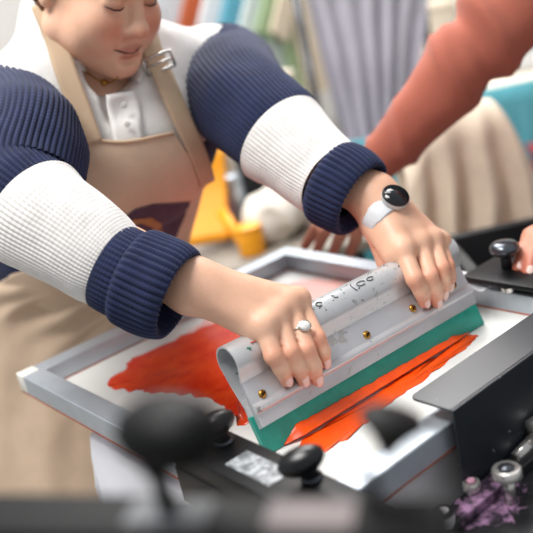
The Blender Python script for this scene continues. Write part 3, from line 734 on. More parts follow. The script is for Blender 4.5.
sleeve('cuff', cR2, m_navy, 44, .0044, 322, sw, folds(.004, 14, .001, 30, 5), 14, axR)
# left arm
sL = [(V(.496, .028, .328), .088), (V(.503, .010, .320), .084), (V(0.4200,-0.1199,0.3052), .077), (V(0.3999,-0.1913,0.2710), .072), (V(0.3968,-0.2324,0.2450), .069), (V(0.3932,-0.2600,0.2288), .061)]
sleeve('sleeve', sL, m_navy, 64, .003, 384, sw, folds(.008, 8, .003, 20, 8))
sL2 = [(V(0.3949,-0.2328,0.2470), .0730), (V(0.3940,-0.2556,0.2314), .0680), (V(0.3939,-0.2789,0.2158), .0640), (V(0.3946,-0.3047,0.1990), .0600), (V(0.3928,-0.3277,0.1876), .0555)]
sleeve('sleeve', sL2, m_cream, 70, .0016, 420, sw, folds(.005, 9, .002, 22, 9))
cL = [(V(0.3952,-0.3283,0.1840), .0490), (V(0.3941,-0.3205,0.1883), .0570), (V(0.3945,-0.3290,0.1843), .0610), (V(0.3986,-0.3462,0.1753), .0605), (V(0.4012,-0.3608,0.1667), .0580), (V(0.4028,-0.3677,0.1623), .0540), (V(0.4036,-0.3653,0.1633), .0490), (V(0.4002,-0.3481,0.1734), .0440)]
axL = (V(0.3982,-0.3621,0.1678)-V(0.3915,-0.3165,0.1933)).normalized()
sleeve('cuff', cL, m_navy, 44, .0044, 322, sw, folds(.003, 12, .001, 30, 11), 14, axL)
# ------------------------------------------------------------------ collar, placket, apron: sheets laid over the sweater
def grad(F, p):
    h = F.h; q = np.array(p); g = np.array([F.tri(q+np.eye(3)[i]*h)-F.tri(q-np.eye(3)[i]*h) for i in range(3)]); return g/(np.linalg.norm(g)+1e-9)
def tri(s, p):
    x = (np.array(p)-s.lo)/s.h; i = np.floor(x).astype(int)
    if (i < 0).any() or (i >= s.n-1).any(): return float(s.big)
    f = x-i; c = s.f[i[0]:i[0]+2, i[1]:i[1]+2, i[2]:i[2]+2]
    c = c[0]*(1-f[0])+c[1]*f[0]; c = c[0]*(1-f[1])+c[1]*f[1]; return float(c[0]*(1-f[2])+c[1]*f[2])
Field.tri = tri
T_.big = np.float32(.03)
LAYD = np.array([-.46, -.83, .12]); LAYD /= np.linalg.norm(LAYD)
def lay(p, off, snap=False):
    """bring a point to the front of the trunk at a given clearance (snap: also pull it in when it hangs clear)"""
    p = np.array(p, float)
    if T_.tri(p) > off and not snap: return p
    q = p+LAYD*(.16 if snap or T_.tri(p) < off else 0)
    for _ in range(60):
        dd = T_.tri(q)
        if abs(dd-off) < .0004: break
        st = (dd-off)*.8 if dd < .029 else .01
        q = q-LAYD*st
        if (p-q)@LAYD > .12: return p
    return q
def ribbon(pts, width, off, m, name, parent, across=None, th=.0022, n=10, nw=6, snap=True, wend=None):
    c = crom([list(p) for p in pts], n); bm = BM(); L = len(c); g = []
    for i, q in enumerate(c):
        d = c[min(i+1, L-1)]-c[max(i-1, 0)]; d = d/np.linalg.norm(d); b = lay(q, off, snap); nr = grad(T_, b) if T_.tri(b) < .029 else np.array(across if across is not None else (0, -1, .3))
        s = np.cross(d, LAYD); s /= np.linalg.norm(s)+1e-9; wv = width if wend is None else width+(wend-width)*i/(L-1)
        g.append([lay(b+s*wv*(k/nw-.5), off, snap) for k in range(nw+1)])
    g = np.array(g)
    for _ in range(10):
        g[1:-1] = .5*g[1:-1]+.25*(g[:-2]+g[2:]); g[:, 1:-1] = .5*g[:, 1:-1]+.25*(g[:, :-2]+g[:, 2:])
    g = [[lay(p, off*.7) for p in r] for r in g]
    grid(bm, lambda u, v: Vector(g[int(round(v*(L-1)))][int(round(u*nw))]), nw, L-1); thicken(bm, th)
    return obj(name, bm, m, parent)
m_creamp = knit('white_collar_knit', '#e6e3e0', 0, 0, .95)
pk = ribbon([V(0.2673,-0.0420,0.3505), V(0.2692,-0.0367,0.3351), V(0.2728,-0.0251,0.3066), V(0.2729,-0.0147,0.2687)], .042, .006, m_creamp, 'placket', sw, None, .003)
for q in (V(0.2642,-0.0470,0.3331), V(0.2679,-0.0353,0.3048)):
    b = lay(q, .0105, True); bm = BM(); lathe(bm, Vector(b)-Vector(LAYD)*.001, LAYD, [(.0042, -.001), (.0045, .0004), (.004, .0009), (.001, .0006)], 16); obj('button', bm, mat('pearl_button', '#c9c5c0', .3), pk)
nk = [hd(.094*math.sin(a), .030-.088*math.cos(a), -.118-.012*math.cos(a)) for a in np.radians(np.linspace(22, 338, 15))]
ribbon([V(0.2185,-0.0096,0.4372), V(0.2323,-0.0153,0.4164), V(0.2473,-0.0221,0.3950), V(0.2604,-0.0285,0.3708)], .034, .0035, m_creamp, 'collar', sw, None, .003, 8, 6, True, .022)
ribbon([V(0.3384,-0.0448,0.4060), V(0.3229,-0.0393,0.3917), V(0.3054,-0.0444,0.3804), V(0.2911,-0.0399,0.3659)], .030, .0035, m_creamp, 'collar', sw, None, .003, 8, 6, True, .022)

rows = [(V(0.2099,0.0209,0.3069), V(0.2664,-0.0046,0.2816), V(0.3515,-0.0060,0.2706)), (V(0.1924,0.0150,0.2618), V(0.2474,-0.0251,0.2304), V(0.3665,-0.0242,0.2218)), (V(0.1714,0.0133,0.2208), V(0.2366,-0.0356,0.1862), V(0.3917,-0.0193,0.1833)),
        (V(0.1534,0.0309,0.1688), V(0.2250,-0.0110,0.1305), V(0.3778,0.0232,0.1039)), (V(0.1238,0.0969,0.1184), V(0.2140,0.0577,0.0567), V(0.3622,0.0692,0.0303)), (V(0.0729,0.1733,0.0873), V(0.1746,0.1114,-0.0091), V(0.3515,0.0985,-0.0437)),
        (V(0.0338,0.2122,-0.0136), V(0.1387,0.1220,-0.1095), V(0.3285,0.1075,-0.1570)), (V(-0.0182,0.2179,-0.1541), V(0.0862,0.1119,-0.2576), V(0.3043,0.0961,-0.2900)), (V(-0.0697,0.2179,-0.3078), V(0.0394,0.0961,-0.4095), V(0.2586,0.0853,-0.4592)), (V(-0.1291,0.2151,-0.4817), V(-0.0145,0.0884,-0.5859), V(0.2047,0.0715,-0.6501))]
cols = [np.array(crom([list(r[k]) for r in rows], 18)) for k in range(3)]
NV = len(cols[0]); NU = 72; ag = []
for j in range(NV):
    row = np.array(crom([cols[0][j], cols[1][j], cols[2][j]], NU//2)); v = j/(NV-1); out = []
    for i, p in enumerate(row):
        u = i/NU; skirt = smoothstep(.30, .5, v)
        q = p.copy()
        fold = skirt*.012*fnoise((u*5, v*1.5, 3), 1.2)-.075*math.exp(-((v-.52)/.12)**2)*(abs(fnoise((u*1.6+1, v*17+u*6, 5), 1.))-.25)+.004*fnoise((u*4, v*6, 8), 1.5)
        # narrow pleat running down from the right strap
        fold += .006*math.exp(-((u-.86)/.05)**2)*(1-skirt)-.006*math.exp(-((u-.76)/.05)**2)*(1-skirt)
        q = q+np.array([-.15, -.95, .1])*fold
        if v < .55: q = lay(q, .008)
        if q[1] < .015 and q[2] < .03: q[1] = .015
        out.append(q)
    ag.append(out)
ag = np.array(ag)
for _ in range(2): ag[1:-1, 1:-1] = ag[1:-1, 1:-1]*.5+.125*(ag[:-2, 1:-1]+ag[2:, 1:-1]+ag[1:-1, :-2]+ag[1:-1, 2:])
bm = BM(); grid(bm, lambda u, v: Vector(ag[int(round(v*(NV-1)))][int(round(u*NU))]), NU, NV-1); thicken(bm, .0016)
bmesh.ops.recalc_face_normals(bm, faces=bm.faces[:]); ap_bvh = BVHTree.FromBMesh(bm)
apron = obj('apron', bm, m_apron, wm)
bm = BM(); tube(bm, [Vector(ag[1][i])+V(0, -.002, .001) for i in range(0, NU+1, 3)], .0028, 6, True); obj('hem', bm, m_strap, apron)
st1 = ribbon([V(0.2134,0.0169,0.4922), V(0.2119,-0.0016,0.4450), V(0.2207,0.0093,0.3924), V(0.2268,0.0096,0.3409), V(0.2312,0.0101,0.2868)], .030, .011, m_strap, 'strap', apron)
st2 = ribbon([V(0.3249,-0.0637,0.4310), V(0.3297,-0.0547,0.3982), V(0.3477,-0.0358,0.3494), V(0.3656,-0.0222,0.2880), V(0.3815,-0.0197,0.2273), V(0.3935,-0.0108,0.1755)], .031, .012, m_strap, 'strap', apron, None, .0022, 10, 6, True, .026)
m_buckle = mat('buckle_metal', '#c4c2be', .25, .9)
bb = lay(V(0.3387,-0.0445,0.3757), .0165, True); nr = Vector(LAYD); dd_ = (V(0.3477,-0.0358,0.3494)-V(0.3297,-0.0547,0.3982)).normalized(); nr = (nr-dd_*nr.dot(dd_)).normalized(); ss_ = dd_.cross(nr)
bm = BM(); bb = Vector(bb)
cr = [bb+ss_*x*.021+dd_*y*.013 for x, y in ((-1, -1), (1, -1), (1, 1), (-1, 1))]
for i in range(4): tube(bm, [cr[i], cr[(i+1) % 4]], .0022, 8)
tube(bm, [bb-ss_*.021, bb+ss_*.021], .0018, 8); obj('buckle', bm, m_buckle, st2)
def on_apron(p, off):
    dL = Vector(LAYD); q, n_, _, _ = ap_bvh.ray_cast(Vector(p)+dL*.2, -dL)
    if q is None: q, n_, _, _ = ap_bvh.find_nearest(Vector(p))
    if n_.dot(Vector((-.3, -.9, .3))) < 0: n_ = -n_
    return q+n_*off
def printpatch(outline, m, off, name='print'):
    pts = [np.array(p) for p in outline]; ring = []
    for i in range(len(pts)):
        for k in range(6): ring.append(pts[i]+(pts[(i+1) % len(pts)]-pts[i])*k/6)
    c = sum(ring)/len(ring); bm = BM()
    rr = [[on_apron(c+(p-c)*s, off) for p in ring] for s in (1, .85, .7, .55, .4, .25, .1, .02)]
    vv = ring_mesh(bm, rr, True, False); bm.faces.new(vv[-1]); bmesh.ops.recalc_face_normals(bm, faces=bm.faces[:]); obj(name, bm, m, apron)
m_purple = mat('faded_purple_print', '#4d3d50', .85, var=.15, nscale=60); m_ochre = mat('ochre_print', '#a77e50', .85, var=.15, nscale=60)
printpatch([V(0.2110,-0.0124,0.1655), V(0.2511,-0.0218,0.1820), V(0.2786,-0.0290,0.1816), V(0.3466,-0.0215,0.1619), V(0.3418,-0.0165,0.1339), V(0.3192,-0.0030,0.0952), V(0.2925,-0.0096,0.0952), V(0.2684,-0.0101,0.1145), V(0.2353,-0.0145,0.1405)], m_purple, .0016)
printpatch([V(0.2157,-0.0191,0.1579), V(0.2455,-0.0237,0.1676), V(0.2695,-0.0306,0.1616), V(0.2870,-0.0249,0.1433), V(0.2910,-0.0126,0.1169), V(0.2637,-0.0187,0.1171), V(0.2331,-0.0152,0.1347)], m_ochre, .0022)
printpatch([V(0.2341,-0.0193,0.1580), V(0.2497,-0.0305,0.1585), V(0.2704,-0.0262,0.1425), V(0.2742,-0.0110,0.1228), V(0.2482,-0.0141,0.1325)], m_purple, .0028)

# trousers and shoes, mostly behind the apron
T2 = Field((-.06, .06, -.9), (.52, .56, .12), .006)
T2.cone((.22, .32, .04), (.22, .33, -.04), .15, .155, .04)
for sx in (-1, 1):
    hp = (.22+sx*.085, .32, -.06); kn_ = (.22+sx*.09, .28, -.44); an = (.22+sx*.09, .33, -.80)
    T2.cone(hp, kn_, .105, .08, .02); T2.cone(kn_, an, .08, .065, .02)
a_, b_ = T2.mesh(); meshobj('trousers', a_, b_, weave('beige_cotton', '#b9a68c', 400), wm)
for sx in (-1, 1):
    F3 = Field((.22+sx*.09-.08, .10, -.9), (.22+sx*.09+.08, .44, -.78), .005); F3.cone((.22+sx*.09, .34, -.85), (.22+sx*.10, .18, -.865), .045, .036, .02); F3.cone((.22+sx*.09, .34, -.80), (.22+sx*.09, .35, -.85), .05, .045, .02)
    a_, b_ = F3.mesh(); meshobj('shoe', a_, b_, mat('white_shoe', '#dcdad5', .6), wm)

# ------------------------------------------------------------------ watch, ring and pendant
wt = thing('wristwatch', 'smart watch with round black face on pale grey strap around her left wrist', 'watch', V(0.4098,-0.4013,0.1439))
wc = V(0.4108,-0.4013,0.1393); wx = (mB[1]-wrL).normalized(); fd = (V(0.4088,-0.4441,0.1585)-wc); fd = (fd-wx*fd.dot(wx)).normalized(); sd_ = wx.cross(fd)
bm = BM(); rings = []
for k in range(49):
    a = 2*PI*k/48; e_ = fd*math.cos(a)*.0285+sd_*math.sin(a)*.0335
    o_ = e_.normalized(); wv = .0105 if math.cos(a) < .5 else .0125
    rings.append([wc+e_+wx*(x*wv)+o_*y for x, y in ((-1, 0), (-1, .0022), (-.8, .003), (.8, .003), (1, .0022), (1, 0))])
ring_mesh(bm, rings[:-1]+[rings[0]], True, False); m_wband = mat('pale_grey_silicone', '#d5d7da', .5, var=.03); bd = obj('strap', bm, m_wband, wt)
for k in range(7):
    a = .95+k*.13
    for sg in (-1,):
        e_ = fd*math.cos(a)*.0285+sd_*math.sin(sg*a)*.0335; o_ = e_.normalized()
        bm = BM(); lathe(bm, wc+e_+o_*.0028, o_, [(.0016, 0), (.0016, .0004), (.0002, .0004)], 10); obj('strap_hole', bm, mat('hole_dark', '#55585c', .7) if k == 0 else bpy.data.materials['hole_dark'], bd)
fc_ = wc+fd*.0285
bm = BM(); lathe(bm, fc_, fd, [(.0165, -.002), (.0185, .002), (.0185, .006), (.0180, .008)], 40); obj('case', bm, mat('watch_case', '#c9cbcd', .35, .3), wt)
bm = BM(); lathe(bm, fc_, fd, [(.0182, .0065), (.0186, .0095), (.0176, .0115), (.0168, .0108)], 40); obj('bezel', bm, m_knob, wt)
bm = BM(); lathe(bm, fc_, fd, [(.0172, .0105), (.0172, .0111), (.0002, .0112)], 40); obj('screen', bm, mat('watch_glass', '#15181c', .08, var=.05), wt)
rg = thing('ring', 'silver ring with an oval white stone on a middle finger', 'ring', fA[2][0][0])
ra, rb = fA[2][0][0], fA[2][0][1]; rc = ra.lerp(rb, .62); rx = (rb-ra).normalized(); ro = (OUT-rx*OUT.dot(rx)).normalized(); rs = rx.cross(ro)
m_silver = mat('silver', '#c8c4bc', .2, .95)
bm = BM(); tube(bm, [rc+(ro*math.cos(a)+rs*math.sin(a))*.0112 for a in np.linspace(0, 2*PI, 33)], .0013, 8, False); obj('band', bm, m_silver, rg)
ov = rx*.75+rs*.66; ov.normalize(); ou = (V(-.45, -.5, .6)); rn = (ro*.8+ou*.35).normalized()
bm = BM(); lathe(bm, rc+ro*.0105, rn, [(.0058, 0), (.0068, .0015), (.0068, .003), (.0060, .0034)], 28, 1.25, rx); obj('setting', bm, m_silver, rg)
bm = BM(); lathe(bm, rc+ro*.0105+rn*.003, rn, [(.0057, -.001), (.0056, .0006), (.0036, .0018), (.0002, .0022)], 28, 1.25, rx); obj('stone', bm, mat('milky_stone', '#e8e6e2', .15, var=.1, nscale=300), rg)
nl = thing('necklace', 'thin gold necklace with small pendant at the open collar', 'necklace', V(0.2302,-0.0768,0.3902))
Ts_, T_ = T_, B; g_ = [Vector(lay(p, .0012, True)) for p in (V(0.2208,-0.0422,0.3942), V(0.2274,-0.0514,0.3835), V(0.2350,-0.0603,0.3755), V(0.2476,-0.0576,0.3726), V(0.2618,-0.0545,0.3737))]; T_ = Ts_
bm = BM(); tube(bm, g_, .0012, 6); obj('chain', bm, m_brass, nl)
bm = BM(); lathe(bm, g_[2]+Vector(LAYD)*.001, LAYD, [(.001, 0), (.005, .001), (.005, .002), (.001, .003)], 16); obj('pendant', bm, m_brass, nl)

# ------------------------------------------------------------------ the second printer, leaning in from the right
pm = thing('person', 'person in a coral long sleeved top steadying the far rail with both hands', 'person', (1.15, -.5, -.9))
B2 = Field((.52, -.95, -.9), (1.36, .02, .76), .005)
B2.cone((1.16, -.50, 0), (1.08, -.47, .36), .11, .11, .05); B2.cone((1.02, -.36, .40), (1.04, -.62, .40), .065, .065, .05)
for sy in (-1, 1):
    B2.chain([(1.18, -.5+sy*.09, -.02), (1.16, -.5+sy*.1, -.45), (1.2, -.5+sy*.1, -.85)], [.085, .058, .042], .03); B2.cone((1.2, -.5+sy*.1, -.86), (1.04, -.5+sy*.1, -.875), .036, .025, .02)
B2.cone((1.06, -.48, .40), (1.015, -.48, .57), .06, .052, .03)
Bsave, HRs, HOs = B, HR, HO
q_ = math.radians(18); HO = np.array([.985, -.48, .62]); HR = np.array([[0, math.cos(q_), -math.sin(q_)], [-1, 0, 0], [0, math.sin(q_), math.cos(q_)]]); B = B2; sculpt_head()
brow_ = [[hd(s*.012, -.1015, .021), hd(s*.026, -.098, .0265), hd(s*.040, -.0895, .026), hd(s*.050, -.080, .021)] for s in (-1, 1)]
lash_ = [[hd(s*.018, -.0905, -.0045), hd(s*.026, -.0935, -.0062), hd(s*.036, -.0925, -.0058), hd(s*.046, -.0835, -.003)] for s in (-1, 1)]
lips_ = [hd(-.028, -.0850, -.0640), hd(-.018, -.0955, -.0668), hd(0, -.1015, -.0690), hd(.018, -.0955, -.0668), hd(.028, -.0850, -.0640)]
Hf2 = Field((.82, -.64, .46), (1.16, -.32, .80), .004); B = Hf2
hell(0, .020, .040, (.083, .100, .093), .01); hell(0, -.088, -.02, (.072, .075, .088), .02, True); hell(0, .06, -.04, (.060, .05, .06), .03); hell(.0, -.02, -.09, (.09, .085, .09), .02, True)
B, HR, HO = Bsave, HRs, HOs
s2, e2, w2 = V(.98, -.37, .41), V(0.7651,-0.3106,0.2947), V(0.6582,-0.1274,0.1081)
B2.chain([s2, e2, w2], [.045, .034, .027], .03)
k2 = [V(0.6211,-0.0461,0.0343), V(0.6218,-0.0664,0.0338), V(0.6244,-0.0906,0.0273), V(0.6280,-0.1140,0.0243)]; t2 = [V(0.5679,-0.0237,-0.0054), V(0.5725,-0.0495,-0.0120), V(0.5867,-0.0754,-0.0182), V(0.6026,-0.1020,-0.0230)]; m2 = [V(0.5910,-0.0363,0.0207), V(0.5920,-0.0583,0.0167), V(0.6001,-0.0870,0.0089), V(0.6137,-0.1126,0.0027)]
for a, b, c in zip(k2, m2, t2): B2.cone(w2, a, .028, .013, .015); B2.finger([a, b, c], [.013, .0115, .009])
s3, e3, w3 = V(1.02, -.64, .41), V(.93, -.80, .19), V(0.6499,-0.5215,0.0560)
B2.chain([s3, e3, w3], [.045, .036, .027], .03)
for a, b, c in ((V(0.5963,-0.4910,0.0511), V(0.5719,-0.4924,0.0362), V(0.5503,-0.4961,0.0208)), (V(0.5907,-0.5086,0.0460), V(0.5664,-0.5099,0.0314), V(0.5464,-0.5143,0.0173)), (V(0.6006,-0.5187,0.0389), V(0.5778,-0.5220,0.0225), V(0.5568,-0.5247,0.0103)), (V(0.6096,-0.5281,0.0322), V(0.5898,-0.5326,0.0178), V(0.5701,-0.5360,0.0066))):
    B2.cone(w3, a, .027, .0125, .014); B2.finger([a, b, c], [.0130, .0118, .0095])
nl_ = [(V(0.5503,-0.4961,0.0208), V(0.5719,-0.4924,0.0362), (-.55, -.75, .35), .006, .0062, .0095), (V(0.5464,-0.5143,0.0173), V(0.5664,-0.5099,0.0314), (-.55, -.75, .35), .0062, .0065, .0095)]
p_, q_ = B2.mesh(); bo = meshobj('body', relax(p_, q_, 1, .4), q_, m_skin2, pm); attr(bo, 'lip', np.zeros(len(p_)))
wv_ = np.zeros(len(p_))
for c in t2+[V(0.5503,-0.4961,0.0208), V(0.5464,-0.5143,0.0173)]: wv_ = np.maximum(wv_, .7*(1-smoothstep(.3, 1, np.linalg.norm(p_-np.array(c), axis=1)/.035)))
attr(bo, 'warm', wv_)
nails(pm, nl_, m_nail)
m_coral = weave('coral_jersey', '#aa5f4c', 900, .06)
T3 = Field((.86, -.80, -.22), (1.38, -.2, .52), .006)
T3.cone((1.165, -.50, -.03), (1.08, -.47, .34), .158, .142, .05); T3.cone((1.02, -.36, .39), (1.04, -.62, .39), .092, .092, .05); T3.cone((1.04, -.48, .40), (1.02, -.48, .49), .08, .066, .03)
a_, b_ = T3.mesh(); top = meshobj('top', a_, b_, m_coral, pm)
def wr(l, th, p): return .009*math.exp(-((l-.245+.02*math.sin(th))/.010)**2)-.007*math.exp(-((l-.272+.02*math.sin(th))/.011)**2)+.006*math.exp(-((l-.300+.03*math.sin(th+.8))/.012)**2)+.004*fnoise(p, 14)+.007*(1-abs(math.sin(l*38+1.1*math.sin(th+.5)+fnoise(p, 5)*3)))**2*(1.2+fnoise(p, 7)*2)
sleeve('sleeve', [(s2, .088), (V(0.8837,-0.3719,0.3872), .074), (V(0.8158,-0.3373,0.3354), .068), (V(0.7734,-0.3042,0.2934), .062), (V(0.7453,-0.2624,0.2505), .057), (V(0.7114,-0.2041,0.1898), .049), (V(0.6855,-0.1635,0.1478), .042), (V(0.6686,-0.1409,0.1254), .036)], m_coral, 1, 0, 96, top, wr)
sleeve('sleeve', [(s3+V(0, .04, .01), .095), (s3.lerp(e3, .5), .078), (e3, .066), (e3.lerp(w3, .5), .055), (e3.lerp(w3, .9), .042)], m_coral, 1, 0, 96, top, wr)
T4 = Field((1.0, -.75, -.9), (1.36, -.25, .06), .008)
T4.cone((1.17, -.5, .02), (1.17, -.5, -.06), .146, .150, .03)
for sy in (-1, 1): T4.chain([(1.18, -.5+sy*.09, -.06), (1.16, -.5+sy*.1, -.45), (1.2, -.5+sy*.1, -.82)], [.108, .08, .068], .02)
a_, b_ = T4.mesh(); meshobj('trousers', a_, b_, weave('dark_denim', '#2f3646', 500), pm)
for sy in (-1, 1):
    F3 = Field((.98, -.5+sy*.1-.08, -.9), (1.3, -.5+sy*.1+.08, -.79), .006); F3.cone((1.2, -.5+sy*.1, -.85), (1.05, -.5+sy*.1, -.865), .045, .034, .02)
    a_, b_ = F3.mesh(); meshobj('shoe', a_, b_, m_knob, pm)
a_, b_ = Hf2.mesh(); meshobj('hair', a_, b_, m_hair, pm)
for pts_ in brow_:
    bm = BM(); tube(bm, pts_, [.0024, .0038, .0034, .001], 8); obj('eyebrow', bm, m_hair, pm)
for pts_ in lash_:
    bm = BM(); tube(bm, pts_, [.0008, .0015, .0015, .0008], 8); obj('eyelashes', bm, m_hair, pm)
bm = BM(); tube(bm, lips_, [.0008, .0018, .0020, .0018, .0008], 8); obj('mouth_shade_line', bm, bpy.data.materials['lip_crease_shade'], pm)  # same painted crease shade between the lips
# ------------------------------------------------------------------ the busy hall behind
structure('wall_back', box(BM(), (-3, 4.6, -.9), (6, 4.7, 1.9)), m_wall); structure('wall_right', box(BM(), (5.9, -3, -.9), (6, 4.6, 1.9)), m_wall)
FL = -.9
def sheet_hang(fn, nu, nv, m, th=.004):
    bm = BM(); grid(bm, fn, nu, nv); thicken(bm, th); return bm
# purple-grey curtain
ca, cb_ = V(1.7942,1.2126,0.4894), V(2.3207,1.0460,0.3839); cc, cd = V(1.7109,1.0491,-0.2085), V(1.9534,0.9735,-0.2791)
ct = thing('curtain', 'purple-grey curtain gathered in long folds behind the printers', 'curtain', (ca+cb_)/2)
nrm = V(.56, .77, 0)
def cfn(u, v):
    a = ca.lerp(cb_, u); b = cc.lerp(cd, u); p = a.lerp(b, v); f = .028*math.sin(u*5.5*2*PI+.6*math.sin(v*2)+2.2*fnoise((u*1.5, v*.4, 3), 2))*(.6+.8*abs(fnoise((u*3, 0, 7), 1.5)))+.02*fnoise((u*4, v*1.5, 1), 2)
    return p+nrm*f
obj('cloth', sheet_hang(cfn, 120, 40, None), weave('lilac_grey_cloth', '#a9a4ae', 200, .06), ct)
bm = BM(); tube(bm, [ca+(ca-cb_)*.06+V(0, 0, .02), cb_+(cb_-ca)*.06+V(0, 0, .02)], .015, 12); obj('rail', bm, m_steel, ct)
for q in (ca+(ca-cb_)*.05, cb_-(cb_-ca)*.12):
    bm = BM(); tube(bm, [q+V(0, 0, .02), V(q.x, q.y, FL+.012)], .015, 12); lathe(bm, V(q.x, q.y, FL), (0, 0, 1), [(.09, 0), (.09, .01), (.02, .03)], 24); obj('post', bm, m_steel, ct)
# beige cloth over a stand
t0 = V(1.1780,0.0458,0.0546)
def bfn(u, v):
    # u across, v from behind over the top and down the front
    x = (u-.5)*.36; s = v*.66
    top = .16; r = .07
    if s < .10: y, z = .09, -.10+s
    elif s < .10+PI*r: a = (s-.10)/r; y, z = .02+r*math.cos(a), r*math.sin(a)
    else: y, z = .02-r, -(s-.10-PI*r)
    sag = -.55*max(0, abs(u-.45)-.18)**1.5*(1.4 if u < .5 else 3.4)
    f = .022*math.sin(u*4.5*2*PI+1.3*fnoise((u*2, v*2, 4), 2))*min(1, max(0, v-.3)*2.2)
    return t0+V(.75, -.63, 0)*x*(1+.35*max(0, v-.4))+V(.56, .77, 0)*(y-f)+V(0, 0, z+sag*(1 if v > .2 else .6)-.02)
cs = thing('draped_cloth', 'beige cloth draped in soft folds over a stand behind the screen', 'cloth', t0)
obj('cloth', sheet_hang(bfn, 90, 60, None), weave('beige_cloth', '#e2d0bb', 300, .07), cs)
sd = thing('garment_stand', 'thin steel stand under the beige draped cloth', 'stand', V(t0.x, t0.y, FL)); tc_ = t0+V(.56, .77, 0)*.02
bm = BM(); tube(bm, [tc_+V(0, 0, -.03), V(tc_.x, tc_.y, FL+.01)], .014, 12); obj('pole', bm, m_steel, sd)
bm = BM(); tube(bm, [tc_+V(.75, -.63, 0)*-.07, tc_+V(.75, -.63, 0)*.05], .018, 12); obj('crossbar', bm, m_steel, sd)
bm = BM(); lathe(bm, V(tc_.x, tc_.y, FL), (0, 0, 1), [(.12, 0), (.12, .012), (.03, .03), (.016, .05)], 28); obj('base', bm, m_steel, sd)
def crate(c, sz, name, label, cat, m, rot=0., h0=None, lid=False):
    """open-topped bin with rim and two handles, standing at h0"""
    z0 = FL if h0 is None else h0; t = thing(name, label, cat, V(c.x, c.y, z0)); w, dp, h = sz
    Mx = Matrix.Translation(V(c.x, c.y, z0)) @ Matrix.Rotation(rot, 4, 'Z')
    bm = BM()
    for lo, hi in (((-w/2, -dp/2, 0), (w/2, dp/2, .01)), ((-w/2, -dp/2, 0), (w/2, -dp/2+.012, h)), ((-w/2, dp/2-.012, 0), (w/2, dp/2, h)), ((-w/2, -dp/2, 0), (-w/2+.012, dp/2, h)), ((w/2-.012, -dp/2, 0), (w/2, dp/2, h))): box(bm, lo, hi, .003, Mx)
    obj('body', bm, m, t)
    bm = BM()
    for lo, hi in (((-w/2-.01, -dp/2-.01, h-.02), (w/2+.01, -dp/2, h)), ((-w/2-.01, dp/2, h-.02), (w/2+.01, dp/2+.01, h)), ((-w/2-.01, -dp/2, h-.02), (-w/2, dp/2, h)), ((w/2, -dp/2, h-.02), (w/2+.01, dp/2, h))): box(bm, lo, hi, .002, Mx)
    obj('rim', bm, m, t)
    if lid: bm = BM(); box(bm, (-w/2, -dp/2, h-.004), (w/2, dp/2, h+.012), .004, Mx); obj('lid', bm, m, t)
    return t
def table(c, w, dp, h, m, mt, label, rot, skirt=None):
    t = thing('table', label, 'table', V(c.x, c.y, FL)); Mx = Matrix.Translation(V(c.x, c.y, FL)) @ Matrix.Rotation(rot, 4, 'Z')
    bm = BM(); box(bm, (-w/2, -dp/2, h-.03), (w/2, dp/2, h), .005, Mx); obj('table_top', bm, mt, t)
    for a, b in ((-1, -1), (1, -1), (1, 1), (-1, 1)):
        bm = BM(); box(bm, (a*(w/2-.05)-.02, b*(dp/2-.05)-.02, 0), (a*(w/2-.05)+.02, b*(dp/2-.05)+.02, h-.03), .003, Mx); obj('leg', bm, m, t)
    if skirt:
        bm = BM(); grid(bm, lambda u, v: Mx @ V((u-.5)*w, -dp/2-.01-.012*math.sin(u*16*PI)*v, h-.002-v*(h-.05)), 120, 12); thicken(bm, .003); obj('table_skirt', bm, skirt, t)
    return t
m_teal = mat('teal_cloth', '#62b3c0', .8, var=.08, bump=.1); m_teald = mat('teal_plastic', '#4fa6b4', .45, var=.06); m_wood = mat('light_wood', '#b28f6b', .6); m_yel = mat('yellow_plastic', '#f2a31a', .45, var=.05)
m_blk = mat('black_plastic_matte', '#15161a', .5); m_sil = mat('silver_tin', '#aab2bb', .35, .6); m_mag = mat('magenta_plastic', '#b02c63', .45); m_crm = mat('cream_card', '#e3d6c2', .8)
# teal bin under the curtain
c = V(1.5750,0.7227,-0.1328); crate(c, (.42, .36, c.z-FL), 'storage_bin', 'tall teal bin below the purple-grey curtain', 'bin', m_teald, .65)
# right: table with teal skirt, box on it
rot = -.68
c = V(2.4432,0.7086,-0.0566); tb = table(c, .64, .5, c.z-FL, m_wood, m_crm, 'wooden table with a teal skirt beyond the coral sleeve', rot, m_teal)
c2 = c+V(.05, .05, 0); bm = BM()
crate(V(c2.x, c2.y, 0), (.42, .3, .11), 'storage_box', 'low white box on the teal skirted table', 'box', mat('white_plastic', '#e9ecef', .5), rot, c.z+.001, True)
c = V(2.0247,0.5231,-0.2956); crate(V(c.x+.1, c.y-.1, 0), (.2, .2, c.z-FL+.03), 'storage_bin', 'red bin in front of the teal table skirt', 'bin', mat('red_plastic', '#b5323c', .45), rot)
c = V(2.6167,1.2609,-0.1509); crate(V(c.x, c.y, 0), (.12, .2, c.z-FL+.1), 'storage_box', 'narrow tan cardboard box beside the teal skirted table', 'box', m_wood, rot, None, True)
# shelf of cartons behind the coral sleeve
c = V(3.1299,1.7517,-0.1110); tb2 = table(c, .9, .45, c.z-FL, m_wood, m_crm, 'plain wooden table with cartons behind the coral sleeve', rot)
for k, (px, m, lab, sz) in enumerate((((-.28), mat('pinkish_card', '#d9c3bd', .8), 'pinkish carton on the wooden table beside the curtain', (.24, .2, .34)), (-.02, m_crm, 'cream carton between two others on the wooden table', (.22, .2, .26)), (.26, mat('white_card', '#e8e8ea', .8), 'white carton at the table end away from the curtain', (.24, .2, .40)))):
    q = c+Matrix.Rotation(rot, 3, 'Z') @ V(px, 0, 0); crate(q, sz, 'carton', lab, 'box', m, rot, c.z+.001, True)
